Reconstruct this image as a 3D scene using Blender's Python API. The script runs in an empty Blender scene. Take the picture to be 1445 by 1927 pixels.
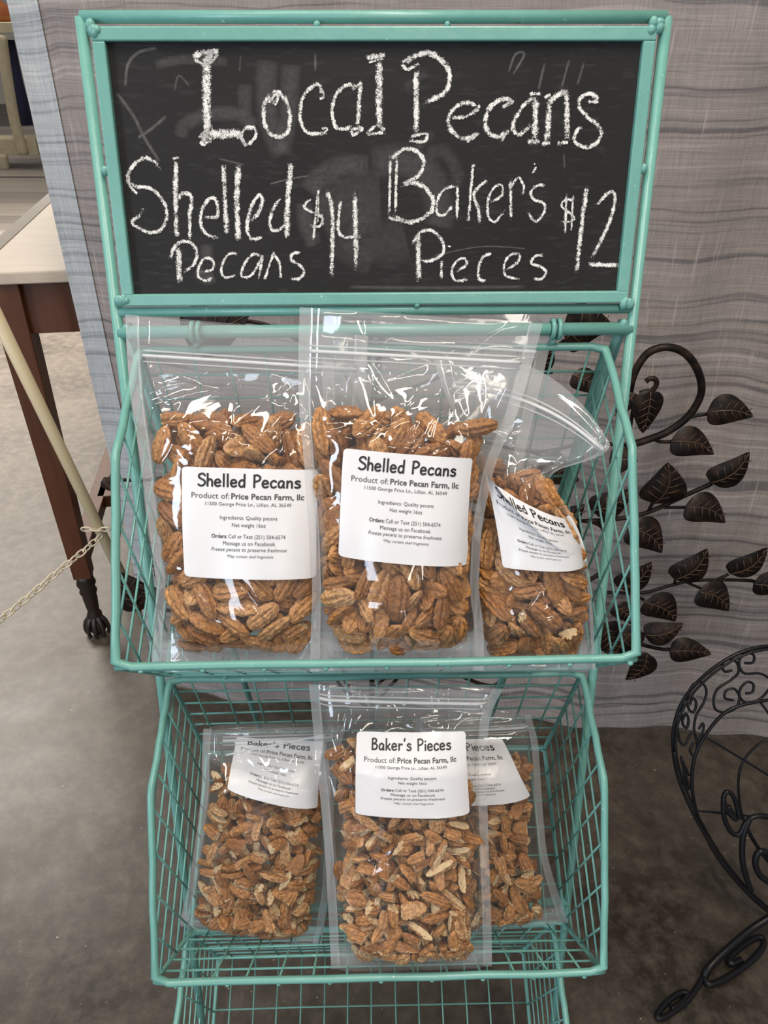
import bpy, math, random
import numpy as np
from mathutils import Vector, Matrix
random.seed(7); np.random.seed(7)
S = bpy.context.scene; COL = S.collection
# ------------------------------------------------------------------ camera, world, lights, exposure
H = 1.36; PITCH = math.radians(33); FPX = 1448.0; CX, CY = 722.5, 963.5
cam = bpy.data.objects.new('camera', bpy.data.cameras.new('camera')); COL.objects.link(cam)
cam.location = (0, 0, H); cam.rotation_euler = (math.radians(90) - PITCH, 0, 0)
cam.data.sensor_fit = 'HORIZONTAL'; cam.data.sensor_width = 36; cam.data.lens = 36 * FPX / 1445
cam.data.clip_start = .02
S.camera = cam
S.view_settings.view_transform = 'Standard'; S.view_settings.look = 'None'
S.view_settings.exposure = 0.0; S.view_settings.gamma = 1; S.view_settings.use_curve_mapping = False
S.cycles.transparent_max_bounces = 40; S.cycles.max_bounces = 10
W = bpy.data.worlds.new('world'); S.world = W; W.use_nodes = True
W.node_tree.nodes['Background'].inputs[0].default_value = (.92, .93, 1, 1)
W.node_tree.nodes['Background'].inputs[1].default_value = .30
def area(name, loc, tgt, sx, sy, power, col, spread=180):
    l = bpy.data.lights.new(name, 'AREA'); l.shape = 'RECTANGLE'; l.size = sx; l.size_y = sy
    l.energy = power; l.color = col; l.spread = math.radians(spread)
    o = bpy.data.objects.new(name, l); COL.objects.link(o); o.location = loc
    o.rotation_euler = (Vector(tgt) - Vector(loc)).to_track_quat('-Z', 'Y').to_euler()
    return o
area('ceiling_lamp', (.35, -.35, 3.6), (.1, .6, .9), .22, 2.0, 62, (1, .90, .76))
area('ceiling_lamp', (-1.3, .1, 3.6), (-.2, .7, .9), .22, 1.8, 34, (1, .90, .76))
area('ceiling_lamp', (-3.0, 4.2, 3.6), (-2.6, 3.9, 0), 2.0, 2.0, 300, (1, .92, .82), 85)
area('ceiling_lamp', (-4.5, 9.0, 3.6), (-4.5, 8.5, 0), 3.0, 2.0, 120, (1, .92, .80))
area('ceiling_lamp', (.5, -3.4, 3.6), (0, .5, .8), 1.6, .2, 20, (1, .90, .76))
area('window_daylight', (-1.6, -6.0, 1.5), (0, .6, .7), .8, 1.5, 55, (.72, .84, 1))
area('window_daylight', (1.5, -6.5, 2.1), (0, .6, .7), .5, 1.2, 30, (1, .93, .82))
area('window_daylight', (-3.2, -1.9, 1.9), (-.3, .8, .5), 0.7, 1.3, 62, (.70, .83, 1))
# ------------------------------------------------------------------ pixel -> world helpers (real depths)
cp, sp = math.cos(PITCH), math.sin(PITCH)
C0 = Vector((0, 0, H)); FW = Vector((0, cp, -sp)); RT = Vector((1, 0, 0)); DN = Vector((0, -sp, -cp))
def ray(px, py): return FW + RT * ((px - CX) / FPX) + DN * ((py - CY) / FPX)
def at(px, py, d): return C0 + ray(px, py) * d
def at_y(px, py, Y): r = ray(px, py); return C0 + r * (Y / r.y)
def at_z(px, py, z=0): r = ray(px, py); return C0 + r * ((z - H) / r.z)
def at_plane(px, py, p0, n): r = ray(px, py); return C0 + r * ((Vector(p0) - C0).dot(n) / r.dot(n))
def proj(P):
    P = np.asarray(P) - np.array(C0); d = P @ np.array(FW)
    return np.stack([CX + FPX * (P @ np.array(RT)) / d, CY + FPX * (P @ np.array(DN)) / d], -1)
# ------------------------------------------------------------------ materials
def mat(name, col=(.5, .5, .5), rough=.5, metal=0, nodes=None):
    m = bpy.data.materials.new(name); m.use_nodes = True
    b = m.node_tree.nodes['Principled BSDF']
    b.inputs['Base Color'].default_value = (*col, 1); b.inputs['Roughness'].default_value = rough
    b.inputs['Metallic'].default_value = metal
    if nodes: nodes(m.node_tree, b)
    return m
def nd(t, typ, **k):
    n = t.nodes.new(typ)
    for a, v in k.items():
        if a.startswith('i_'):
            key = a[2:]; key = int(key) if key.isdigit() else key
            n.inputs[key].default_value = v
        else: setattr(n, a, v)
    return n
def lk(t, a, b): t.links.new(a, b)
def coord(t, scale=(1, 1, 1), kind='Object'):
    if kind == 'World': src = nd(t, 'ShaderNodeNewGeometry').outputs['Position']
    else: src = nd(t, 'ShaderNodeTexCoord').outputs['Object']
    mp = nd(t, 'ShaderNodeMapping'); mp.inputs['Scale'].default_value = scale
    lk(t, src, mp.inputs['Vector']); return mp.outputs[0]
def noise(t, vec, scale, detail=4, rough=.55, dist=0):
    n = nd(t, 'ShaderNodeTexNoise'); n.inputs['Scale'].default_value = scale; n.inputs['Detail'].default_value = detail
    n.inputs['Roughness'].default_value = rough; n.inputs['Distortion'].default_value = dist
    if vec: lk(t, vec, n.inputs['Vector'])
    return n.outputs['Fac']
def ramp(t, fac, stops):
    r = nd(t, 'ShaderNodeValToRGB'); e = r.color_ramp.elements
    while len(e) < len(stops): e.new(.5)
    for i, (p, c) in enumerate(stops):
        e[i].position = p; e[i].color = (*c, 1) if len(c) == 3 else c
    lk(t, fac, r.inputs[0]); return r.outputs[0]
def mixc(t, fac, a, b, mode='MIX'):
    m = nd(t, 'ShaderNodeMix'); m.data_type = 'RGBA'; m.blend_type = mode
    for s, v in ((m.inputs[0], fac), (m.inputs[6], a), (m.inputs[7], b)):
        if hasattr(v, 'is_linked'): lk(t, v, s)
        else: s.default_value = v if isinstance(v, (int, float)) else (*v, 1)
    return m.outputs[2]
def math_(t, op, a, b=0.0, clamp=False):
    m = nd(t, 'ShaderNodeMath'); m.operation = op; m.use_clamp = clamp
    for s, v in ((m.inputs[0], a), (m.inputs[1], b)):
        if hasattr(v, 'is_linked'): lk(t, v, s)
        else: s.default_value = v
    return m.outputs[0]
def bump(t, b, h, dist=.001, strength=.6):
    n = nd(t, 'ShaderNodeBump'); n.inputs['Distance'].default_value = dist; n.inputs['Strength'].default_value = strength
    lk(t, h, n.inputs['Height']); lk(t, n.outputs[0], b.inputs['Normal'])

def _teal(t, b):
    v = coord(t, kind='World')
    base = mixc(t, noise(t, v, 35, 3), (.120, .315, .275), (.170, .395, .345))
    chips = ramp(t, noise(t, v, 140, 3, .6), [(.70, (0, 0, 0)), (.73, (1, 1, 1))])
    c = mixc(t, chips, base, (.35, .58, .50))
    rust = ramp(t, noise(t, v, 75, 4, .6), [(.715, (0, 0, 0)), (.74, (1, 1, 1))])
    c = mixc(t, rust, c, (.10, .045, .015)); lk(t, c, b.inputs['Base Color'])
    bump(t, b, noise(t, v, 90, 3), .0008, .5)
M_TEAL = mat('teal_paint', rough=.33, nodes=_teal)
def _board(t, b):
    v = coord(t, kind='World')
    n1 = noise(t, v, 9, 5, .6); n2 = noise(t, coord(t, (1, 1, 5), 'World'), 60, 4)
    b.inputs['Specular IOR Level'].default_value = .18
    c = mixc(t, n1, (.010, .0095, .0095), (.025, .024, .024))
    c = mixc(t, ramp(t, n2, [(.55, (0, 0, 0)), (.8, (.35, .35, .35))]), c, (.07, .07, .07))
    lk(t, c, b.inputs['Base Color'])
M_BOARD = mat('slate_black', rough=.62, nodes=_board)
def _chalk(t, b):
    b.inputs['Base Color'].default_value = (.80, .78, .75, 1); b.inputs['Roughness'].default_value = .95
    v = coord(t, kind='World')
    a = nd(t, 'ShaderNodeAttribute', attribute_name='soft').outputs['Fac']
    al = nd(t, 'ShaderNodeAttribute', attribute_name='dens').outputs['Fac']
    g = noise(t, v, 1100, 2, .7); g2 = noise(t, v, 260, 3, .6)
    s = math_(t, 'ADD', math_(t, 'MULTIPLY', g, .55), math_(t, 'MULTIPLY', g2, .45))
    s = math_(t, 'SUBTRACT', s, .645)
    s = math_(t, 'ADD', s, math_(t, 'MULTIPLY', a, .27))
    s = math_(t, 'MULTIPLY', s, 7, True)
    out = math_(t, 'MULTIPLY', s, al)
    sm = math_(t, 'MULTIPLY', math_(t, 'MULTIPLY', a, g2), math_(t, 'MULTIPLY', al, .85))
    isl = math_(t, 'LESS_THAN', al, .3)
    mx = nd(t, 'ShaderNodeMix'); mx.data_type = 'FLOAT'
    lk(t, isl, mx.inputs[0]); lk(t, out, mx.inputs[2]); lk(t, sm, mx.inputs[3])
    lk(t, mx.outputs[0], b.inputs['Alpha'])
M_CHALK = mat('chalk', nodes=_chalk)
def _concrete(t, b):
    v = coord(t, kind='World')
    n1 = noise(t, v, 2.2, 6, .6, .4); n2 = noise(t, v, 28, 5, .7)
    c = mixc(t, ramp(t, n1, [(.36, (0, 0, 0)), (.62, (1, 1, 1))]), (.022, .0155, .010), (.062, .049, .037))
    c = mixc(t, ramp(t, n2, [(.42, (0, 0, 0)), (.68, (.55, .55, .55))]), c, (.125, .103, .08))
    spk = ramp(t, noise(t, v, 130, 2, .5), [(.74, (0, 0, 0)), (.77, (1, 1, 1))])
    c = mixc(t, spk, c, (.5, .44, .36)); lk(t, c, b.inputs['Base Color'])
    lk(t, ramp(t, n1, [(.3, (.30,) * 3), (.7, (.50,) * 3)]), b.inputs['Roughness'])
    bump(t, b, n2, .0015, .25)
M_FLOOR = mat('polished_concrete', nodes=_concrete)
def _curtain(t, b, cols=((.150, .137, .138), (.290, .252, .238), (.40, .355, .335)), alpha=None):
    v = coord(t, (.45, .45, 50), 'World'); d = noise(t, coord(t, (2.2, 2.2, 1.5), 'World'), 2.0, 2)
    vs = nd(t, 'ShaderNodeVectorMath'); vs.operation = 'ADD'; lk(t, v, vs.inputs[0])
    cx = nd(t, 'ShaderNodeCombineXYZ'); lk(t, math_(t, 'MULTIPLY', d, 2.6), cx.inputs[2]); lk(t, cx.outputs[0], vs.inputs[1])
    st = noise(t, vs.outputs[0], 1.6, 3, .62)
    c = ramp(t, st, [(.36, cols[0]), (.47, cols[1]), (.58, cols[1]), (.70, cols[2])])
    wv = noise(t, coord(t, (650, 650, 30), 'World'), 1, 2); wh = noise(t, coord(t, (12, 12, 800), 'World'), 1, 2)
    w = math_(t, 'ADD', math_(t, 'MULTIPLY', wv, .5), math_(t, 'MULTIPLY', wh, .5))
    c = mixc(t, .55, c, ramp(t, w, [(.32, (.45,) * 3), (.5, (.85,) * 3), (.68, (1.3,) * 3)]), 'MULTIPLY')
    slub = ramp(t, noise(t, coord(t, (150, 150, 7), 'World'), 1, 2), [(.64, (0, 0, 0)), (.74, (.4, .4, .4))])
    c = mixc(t, slub, c, (.52, .47, .44)); lk(t, c, b.inputs['Base Color'])
    bump(t, b, w, .0008, .5)
M_CURT = mat('striped_linen', rough=.95, nodes=_curtain)
M_HEM = mat('pale_linen_hem', rough=.9, nodes=lambda t, b: _curtain(t, b, ((.24, .265, .285), (.40, .42, .44), (.50, .50, .50))))
def _iron(t, b):
    v = coord(t, kind='World')
    c = mixc(t, ramp(t, noise(t, v, 60, 4, .6), [(.45, (0, 0, 0)), (.7, (1, 1, 1))]), (.007, .005, .0045), (.036, .019, .011)); b.inputs['Specular IOR Level'].default_value = .25
    lk(t, c, b.inputs['Base Color'])
M_IRON = mat('bronzed_iron', rough=.42, metal=.25, nodes=_iron)
M_VEIN = mat('leaf_vein_bronze', (.075, .042, .024), .45, .3)
M_BLACK = mat('black_iron', (.006, .006, .008), .36, .0, lambda t, b: setattr(b.inputs['Specular IOR Level'], 'default_value', .3))
def wood(name, c1, c2, sc=(2, 18, 18), rough=.4):
    def f(t, b):
        n = noise(t, coord(t, sc, 'World'), 3, 5, .6, .6)
        lk(t, mixc(t, n, c1, c2), b.inputs['Base Color'])
    return mat(name, rough=rough, nodes=f)
M_WOOD = wood('dark_red_wood', (.040, .012, .005), (.125, .042, .015), (18, 18, 2))
M_TOP = wood('whitewashed_wood', (.40, .33, .26), (.60, .51, .41), (3, 20, 20), .35)
M_EDGE = mat('taupe_edge_band', (.19, .165, .13), .5)
M_FOOT = mat('carved_dark_foot', (.020, .012, .010), .35)
M_CREAM = wood('distressed_cream_paint', (.36, .29, .17), (.62, .54, .36), (9, 9, 9), .6)
M_NAVY = mat('navy_fabric', (.02, .02, .06), .7)
M_AMBER = mat('amber_wood', (.30, .09, .02), .3)
M_POLE = mat('cream_plastic', (.56, .47, .30), .38)
M_CHAIN = mat('aged_white_plastic', (.58, .51, .38), .4)
def _paper(t, b):
    b.inputs['Base Color'].default_value = (.72, .71, .72, 1)
M_PAPER = mat('label_paper', rough=.28, nodes=_paper)
M_INK = mat('label_ink', (.012, .011, .012), .45)
M_INK2 = mat('label_ink_grey', (.07, .07, .075), .5)
def _plank(t, b):
    r = nd(t, 'ShaderNodeObjectInfo').outputs['Random']
    n = noise(t, coord(t, (1.2, 14, 1), 'World'), 2, 4)
    c = mixc(t, math_(t, 'ADD', math_(t, 'MULTIPLY', r, .6), math_(t, 'MULTIPLY', n, .4)), (.08, .066, .055), (.30, .26, .22))
    lk(t, c, b.inputs['Base Color'])
M_PLANK = mat('grey_vinyl_plank', rough=.45, nodes=_plank)
def _pecan(t, b):
    oi = nd(t, 'ShaderNodeObjectInfo').outputs['Random']
    isl = nd(t, 'ShaderNodeNewGeometry').outputs['Random Per Island']
    r = math_(t, 'FRACT', math_(t, 'ADD', oi, isl))
    fl = nd(t, 'ShaderNodeAttribute', attribute_name='flesh').outputs['Fac']
    v = coord(t, kind='World')
    c = ramp(t, r, [(0, (.31, .125, .030)), (.35, (.48, .208, .054)), (.7, (.61, .290, .088)), (1, (.68, .39, .17))])
    n = noise(t, v, 320, 4, .65)
    c = mixc(t, ramp(t, n, [(.38, (.75,) * 3), (.62, (0, 0, 0))]), c, (.17, .062, .018))
    c = mixc(t, ramp(t, noise(t, v, 230, 3), [(.62, (0, 0, 0)), (.74, (.5,) * 3)]), c, (.58, .35, .14))
    fm = ramp(t, math_(t, 'ADD', fl, math_(t, 'MULTIPLY', math_(t, 'SUBTRACT', n, .5), .8)), [(.45, (0, 0, 0)), (.6, (1, 1, 1))])
    c = mixc(t, fm, c, mixc(t, n, (.52, .34, .16), (.78, .60, .36)))
    lk(t, c, b.inputs['Base Color']); bump(t, b, n, .0012, 1.0)
M_PECAN = mat('pecan_skin', rough=.42, nodes=_pecan)
def film_mat(name, seal=False):
    m = bpy.data.materials.new(name); m.use_nodes = True; t = m.node_tree; t.nodes.clear()
    out = nd(t, 'ShaderNodeOutputMaterial')
    tr = nd(t, 'ShaderNodeBsdfTransparent'); tr.inputs[0].default_value = (.985, .985, .985, 1)
    gl = nd(t, 'ShaderNodeBsdfGlossy'); gl.inputs['Roughness'].default_value = .30 if seal else .055
    df = nd(t, 'ShaderNodeBsdfDiffuse'); df.inputs[0].default_value = (.85, .86, .87, 1)
    tl = nd(t, 'ShaderNodeBsdfTranslucent'); tl.inputs[0].default_value = (.85, .86, .87, 1)
    hz = nd(t, 'ShaderNodeMixShader'); hz.inputs[0].default_value = .35
    lk(t, df.outputs[0], hz.inputs[1]); lk(t, tl.outputs[0], hz.inputs[2])
    at_ = nd(t, 'ShaderNodeAttribute', attribute_name='haze').outputs['Fac']
    m1 = nd(t, 'ShaderNodeMixShader'); lk(t, at_, m1.inputs[0]); lk(t, tr.outputs[0], m1.inputs[1]); lk(t, hz.outputs[0], m1.inputs[2])
    lw = nd(t, 'ShaderNodeLayerWeight'); lw.inputs['Blend'].default_value = .5
    f = math_(t, 'POWER', lw.outputs['Facing'], 3.5)
    f = math_(t, 'ADD', math_(t, 'MULTIPLY', f, .5), .10 if seal else .06, True)
    m2 = nd(t, 'ShaderNodeMixShader'); lk(t, f, m2.inputs[0]); lk(t, m1.outputs[0], m2.inputs[1]); lk(t, gl.outputs[0], m2.inputs[2])
    v = coord(t, kind='World')
    bp = nd(t, 'ShaderNodeBump')
    if seal:
        bp.inputs['Distance'].default_value = .001; bp.inputs['Strength'].default_value = .8
        w = noise(t, v, 1500, 1); lk(t, w, bp.inputs['Height'])
    else:
        bp.inputs['Distance'].default_value = .0012; bp.inputs['Strength'].default_value = .16
        lk(t, noise(t, v, 38, 3, .5, .8), bp.inputs['Height'])
    for g in (gl, lw): lk(t, bp.outputs[0], g.inputs['Normal'])
    lk(t, m2.outputs[0], out.inputs[0]); return m
M_FILM = film_mat('clear_film'); M_SEAL = film_mat('heat_seal_film', True)
M_ZIP = film_mat('zip_ridge_film', True)
# ------------------------------------------------------------------ mesh builder
ORIG = {}
def link(o): COL.objects.link(o); return o
def tag(o, label=None, cat=None, group=None, kind=None):
    if label: o['label'] = label
    if cat: o['category'] = cat
    if group: o['group'] = group
    if kind: o['kind'] = kind
    return o
def empty(name, loc, label, cat, group=None):
    o = bpy.data.objects.new(name, None); link(o); o.location = loc; o.empty_display_size = .02
    ORIG[o.name] = Vector(loc); return tag(o, label, cat, group)
class MB:
    def __init__(s): s.v = []; s.f = []; s.at = {}
    def add(s, vs, fs):
        n = len(s.v); s.v += [tuple(p) for p in vs]; s.f += [tuple(i + n for i in f) for f in fs]
    def tube(s, pts, r, n=8, closed=False, r1=None):
        pts = [Vector(p) for p in pts]; m = len(pts); rings = []; up = None
        for i, p in enumerate(pts):
            if closed: t = pts[(i + 1) % m] - pts[i - 1]
            else: t = pts[min(i + 1, m - 1)] - pts[max(i - 1, 0)]
            t.normalize()
            if up is None: up = t.orthogonal().normalized()
            up = (up - t * up.dot(t))
            if up.length < 1e-6: up = t.orthogonal()
            up.normalize(); w = t.cross(up)
            rr = r if r1 is None else r + (r1 - r) * i / (m - 1)
            k = 1.0
            if 0 < i < m - 1 or closed:
                a = (pts[i] - pts[i - 1]).normalized(); b = (pts[(i + 1) % m] - pts[i]).normalized()
                k = 1 / max(.75, math.cos(a.angle(b, 0) / 2))
            rings.append([p + (up * math.cos(2 * math.pi * j / n) + w * math.sin(2 * math.pi * j / n)) * rr * k for j in range(n)])
        vs = [q for R_ in rings for q in R_]; fs = []
        for i in range(m if closed else m - 1):
            a, b = i * n, ((i + 1) % m) * n
            for j in range(n): fs.append((a + j, a + (j + 1) % n, b + (j + 1) % n, b + j))
        if not closed: fs += [tuple(reversed(range(n))), tuple(range((m - 1) * n, m * n))]
        s.add(vs, fs)
    def box(s, c, ax, ay, az):
        c, ax, ay, az = map(Vector, (c, ax, ay, az))
        vs = [c + ax * i + ay * j + az * k for i in (-1, 1) for j in (-1, 1) for k in (-1, 1)]
        s.add(vs, [(0, 1, 3, 2), (4, 6, 7, 5), (0, 4, 5, 1), (2, 3, 7, 6), (0, 2, 6, 4), (1, 5, 7, 3)])
    def blob(s, c, rx, ry, rz, n=10, ax=None):
        vs = []; fs = []; c = Vector(c)
        X, Y, Z = ax if ax else (Vector((1, 0, 0)), Vector((0, 1, 0)), Vector((0, 0, 1)))
        k = n // 2 + 1
        for i in range(k + 1):
            th = math.pi * i / k
            for j in range(n):
                ph = 2 * math.pi * j / n
                vs.append(c + X * (rx * math.sin(th) * math.cos(ph)) + Y * (ry * math.sin(th) * math.sin(ph)) + Z * (rz * math.cos(th)))
        for i in range(k):
            for j in range(n):
                fs.append((i * n + j, (i + 1) * n + j, (i + 1) * n + (j + 1) % n, i * n + (j + 1) % n))
        s.add(vs, fs)
    def rev(s, p0, prof, n=16, axis=Vector((0, 0, 1))):
        vs = []; fs = []; axis = axis.normalized(); X = axis.orthogonal().normalized(); Y = axis.cross(X); p0 = Vector(p0)
        for (r, z) in prof:
            for j in range(n): vs.append(p0 + axis * z + (X * math.cos(2 * math.pi * j / n) + Y * math.sin(2 * math.pi * j / n)) * r)
        for i in range(len(prof) - 1):
            for j in range(n): fs.append((i * n + j, i * n + (j + 1) % n, (i + 1) * n + (j + 1) % n, (i + 1) * n + j))
        fs += [tuple(reversed(range(n))), tuple(range((len(prof) - 1) * n, len(prof) * n))]
        s.add(vs, fs)
    def build(s, name, m, parent=None, smooth=True, bevel=0):
        V = np.array(s.v, dtype=float)
        if parent is not None:
            root = parent
            while root.parent: root = root.parent
            o0 = ORIG[root.name]
        else: o0 = Vector(((V[:, 0].min() + V[:, 0].max()) / 2, (V[:, 1].min() + V[:, 1].max()) / 2, V[:, 2].min()))
        me = bpy.data.meshes.new(name); me.from_pydata((V - np.array(o0)).tolist(), [], s.f)
        for k, a in s.at.items():
            at_ = me.attributes.new(k, 'FLOAT', 'POINT'); at_.data.foreach_set('value', np.asarray(a, dtype=np.float32))
        for mm in (m if isinstance(m, list) else [m]): me.materials.append(mm)
        if smooth: me.polygons.foreach_set('use_smooth', [True] * len(me.polygons))
        o = bpy.data.objects.new(name, me); link(o)
        if parent is None: o.location = o0; ORIG[o.name] = o0
        else: o.parent = parent
        if bevel:
            bm = o.modifiers.new('bevel', 'BEVEL'); bm.width = bevel; bm.segments = 2; bm.limit_method = 'ANGLE'
        me.update(); return o
def smooth_path(P, k=6, closed=False):
    P = [np.array(p, float) for p in P]; out = []; n = len(P)
    if n < 3:
        return [P[0] + (P[-1] - P[0]) * i / k for i in range(k + 1)]
    for i in range(n if closed else n - 1):
        g = lambda j: P[j % n] if closed else P[min(max(j, 0), n - 1)]
        a, b, c, d = g(i - 1), g(i), g(i + 1), g(i + 2)
        for j in range(k):
            t = j / k
            out.append(.5 * ((2 * b) + (c - a) * t + (2 * a - 5 * b + 4 * c - d) * t * t + (3 * b - 3 * c + d - a) * t ** 3))
    if not closed: out.append(P[-1])
    return out
def ribbon2d(pts, w, V, F, A=None, rnd=0.0, cols=5, dens=1.0, D=None, sm=5, round_cap=False):
    pts = smooth_path(pts, sm); n = len(pts)
    base = len(V)
    if round_cap:
        p0, p1 = np.array(pts[0]), np.array(pts[-1])
        t0 = (p0 - pts[1]); t0 = t0 / (np.linalg.norm(t0) + 1e-9); t1 = (p1 - pts[-2]); t1 = t1 / (np.linalg.norm(t1) + 1e-9)
        pts = [p0 + t0 * w * .42] + [p0 + t0 * w * .25] + pts + [p1 + t1 * w * .25] + [p1 + t1 * w * .42]; n = len(pts)
    for i, p in enumerate(pts):
        t = np.array(pts[min(i + 1, n - 1)]) - np.array(pts[max(i - 1, 0)]); t = t / (np.linalg.norm(t) + 1e-9)
        nn = np.array([-t[1], t[0]]); ww = w * (1 + random.uniform(-rnd, rnd))
        if round_cap and i in (0, n - 1): ww *= .45
        if round_cap and i in (1, n - 2): ww *= .85
        e = min(i, n - 1 - i) / max(1, n * .12) if A is not None else 1
        for j in range(cols):
            f = j / (cols - 1) * 2 - 1
            V.append(np.array(p) + nn * ww * .5 * f)
            if A is not None: A.append(max(0, (1 - abs(f) ** 2.2)) * min(1, .35 + e)); D.append(dens)
    for i in range(n - 1):
        for j in range(cols - 1):
            a = base + i * cols + j; F.append((a, a + 1, a + cols + 1, a + cols))
# ------------------------------------------------------------------ the setting
mb = MB(); mb.box((0, 6, -.05), (9, 0, 0), (0, 9.5, 0), (0, 0, .05)); tag(mb.build('floor', M_FLOOR, smooth=False), 'polished mottled concrete floor', kind='structure')
M_WALL = mat('painted_wall', (.5, .46, .40), .8)
mb = MB(); mb.box((0, 15.4, 2), (9, 0, 0), (0, .05, 0), (0, 0, 2)); tag(mb.build('wall_back', M_WALL, smooth=False), 'far painted shop wall', kind='structure')
pk = bpy.data.objects.new('plank_area', None); link(pk); pk.location = (-5, 8, 0); tag(pk, 'grey brown plank flooring far behind the table', kind='structure'); ORIG[pk.name] = Vector((-5, 8, 0))
pm = None; y = 5.3; rr = random.Random(3)
while y < 12:
    for k in range(3):
        m_ = MB(); m_.box((-7.9 + k * 2.4 + rr.uniform(-.1, .1) * 0, y, .006), (1.198, 0, 0), (0, .118 if y < 8 else .178, 0), (0, 0, .004))
        m_.build('plank', M_PLANK, pk, smooth=False)
    y += .24 if y < 8 - .2 else .36
# ------------------------------------------------------------------ display stand
YAW = math.radians(1.3); PIV = Vector((-.004, .6, 0))
def st(x, y, z):   # stand-local (x across, y away, z down from camera height) -> world
    dx, dy = x + .005 * z, y - .6
    return Vector((PIV.x + dx * math.cos(YAW) - dy * math.sin(YAW), .6 + dx * math.sin(YAW) + dy * math.cos(YAW), H + z))
TOPY, TOPZ = .704, -.003; DY, DZ = -.2113, -.9774
def sl(x, s, off=0): return st(x, TOPY + DY * s + off * DZ * 1.0, TOPZ + DZ * s - off * DY)   # off>0 towards camera
stand = empty('display_stand', st(0, .45, -H), 'tall teal painted metal display stand holding the chalkboard sign and three wire baskets', 'display stand')
HW = .2252; LEN = (H + TOPZ - .003) / -DZ
for sx in (-1, 1):
    m = MB(); m.tube([sl(sx * HW, .0, 0), sl(sx * HW, LEN * .5), sl(sx * HW, LEN)], .0047, 12); p = m.build('post', M_TEAL, stand)
    m = MB(); a = st(sx * (HW - .006), .662, -.232); b = st(sx * (HW - .006), .662 + (H - .236) * .383, -H + .004)
    m.tube([a, (a + b) / 2, b], .0050, 12); m.build('rear_leg', M_TEAL, stand)
def sbar(name, s, r, off=0, hw=HW):
    m = MB(); m.tube([sl(-hw, s, off), sl(0, s, off), sl(hw, s, off)], r, 12); return m.build(name, M_TEAL, stand)
sbar('top_rail', .0, .0047); sbar('lower_rail', .2195, .0043); 
# board frame
def sinv(px, py, off):    # pixel on the board plane -> (x, s)
    n = (sl(0, 0, 1) - sl(0, 0, 0)); p = at_plane(px, py, sl(0, 0, off), n)
    e1 = sl(1, 0, off) - sl(0, 0, off); e2 = sl(0, 1, off) - sl(0, 0, off); q = p - sl(0, 0, off)
    return q.dot(e1), q.dot(e2)
OFFB = .0015
c_tl = sinv(201, 71, OFFB); c_tr = sinv(1231, 95, OFFB); c_br = sinv(1184, 553, OFFB); c_bl = sinv(241, 541, OFFB)
print('board corners', c_tl, c_tr, c_br, c_bl)
BX = .2072; BT = .0172; BB = .2052
fr = MB(); o = .0035
def fbar(x0, s0, x1, s1, ww, name):
    m = MB(); a, b = sl(x0, s0, o), sl(x1, s1, o); d = (b - a); n = sl(0, 0, 1) - sl(0, 0, 0); w = d.normalized().cross(n)
    m.box((a + b) / 2, d / 2, w * ww / 2, n * .0035); return m.build(name, M_TEAL, stand, smooth=False, bevel=.0012)
FWD = .0100
fbar(-BX - FWD, BT - FWD / 2, BX + FWD, BT - FWD / 2, FWD, 'board_frame'); fbar(-BX - FWD, BB + FWD / 2 - .001, BX + FWD, BB + FWD / 2 - .001, FWD, 'board_frame')
fbar(-BX - FWD / 2, BT, -BX - FWD / 2, BB, FWD, 'board_frame'); fbar(BX + FWD / 2, BT, BX + FWD / 2, BB, FWD, 'board_frame')
m = MB(); n = sl(0, 0, 1) - sl(0, 0, 0); a = sl(0, (BT + BB) / 2, OFFB - .002)
m.box(a, (sl(1, 0) - sl(0, 0)) * (BX + .003), (sl(0, 1) - sl(0, 0)) * ((BB - BT) / 2 + .003), n * .002)
board = m.build('chalkboard', M_BOARD, stand, smooth=False); board['label'] = 'black chalkboard with white handwriting'
# weld blobs
rw = random.Random(5)
def weld(x, s, r=.004, off=.005, k=1):
    for q in range(k):
        m = MB(); m.blob(sl(x + rw.uniform(-.004, .004) * (k > 1), s + rw.uniform(-.004, .004) * (k > 1), off), r * rw.uniform(.8, 1.1), r * .7, r * rw.uniform(.8, 1.3))
        m.build('weld', M_TEAL, stand)
for sx in (-1, 1):
    weld(sx * .2165, .0085, .0042, .006, 4); weld(sx * .2165, .212, .0042, .006, 4); weld(sx * .2190, .108, .0036, .005)
    weld(sx * .2205, .2345, .0042, .002, 2)
for x in (-.045, .055): weld(x, .0062, .0030, .005)
weld(.035, .2150, .003, .005)
RIMS = [(.657, -.252), (.582, -.583), (.497, -.908)]
CROSS = []
for (ry, rz) in RIMS:
    s = (TOPZ - (rz + .0175)) / -DZ; CROSS.append(s); sbar('crossbar', s, .0056, 0, HW)
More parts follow.
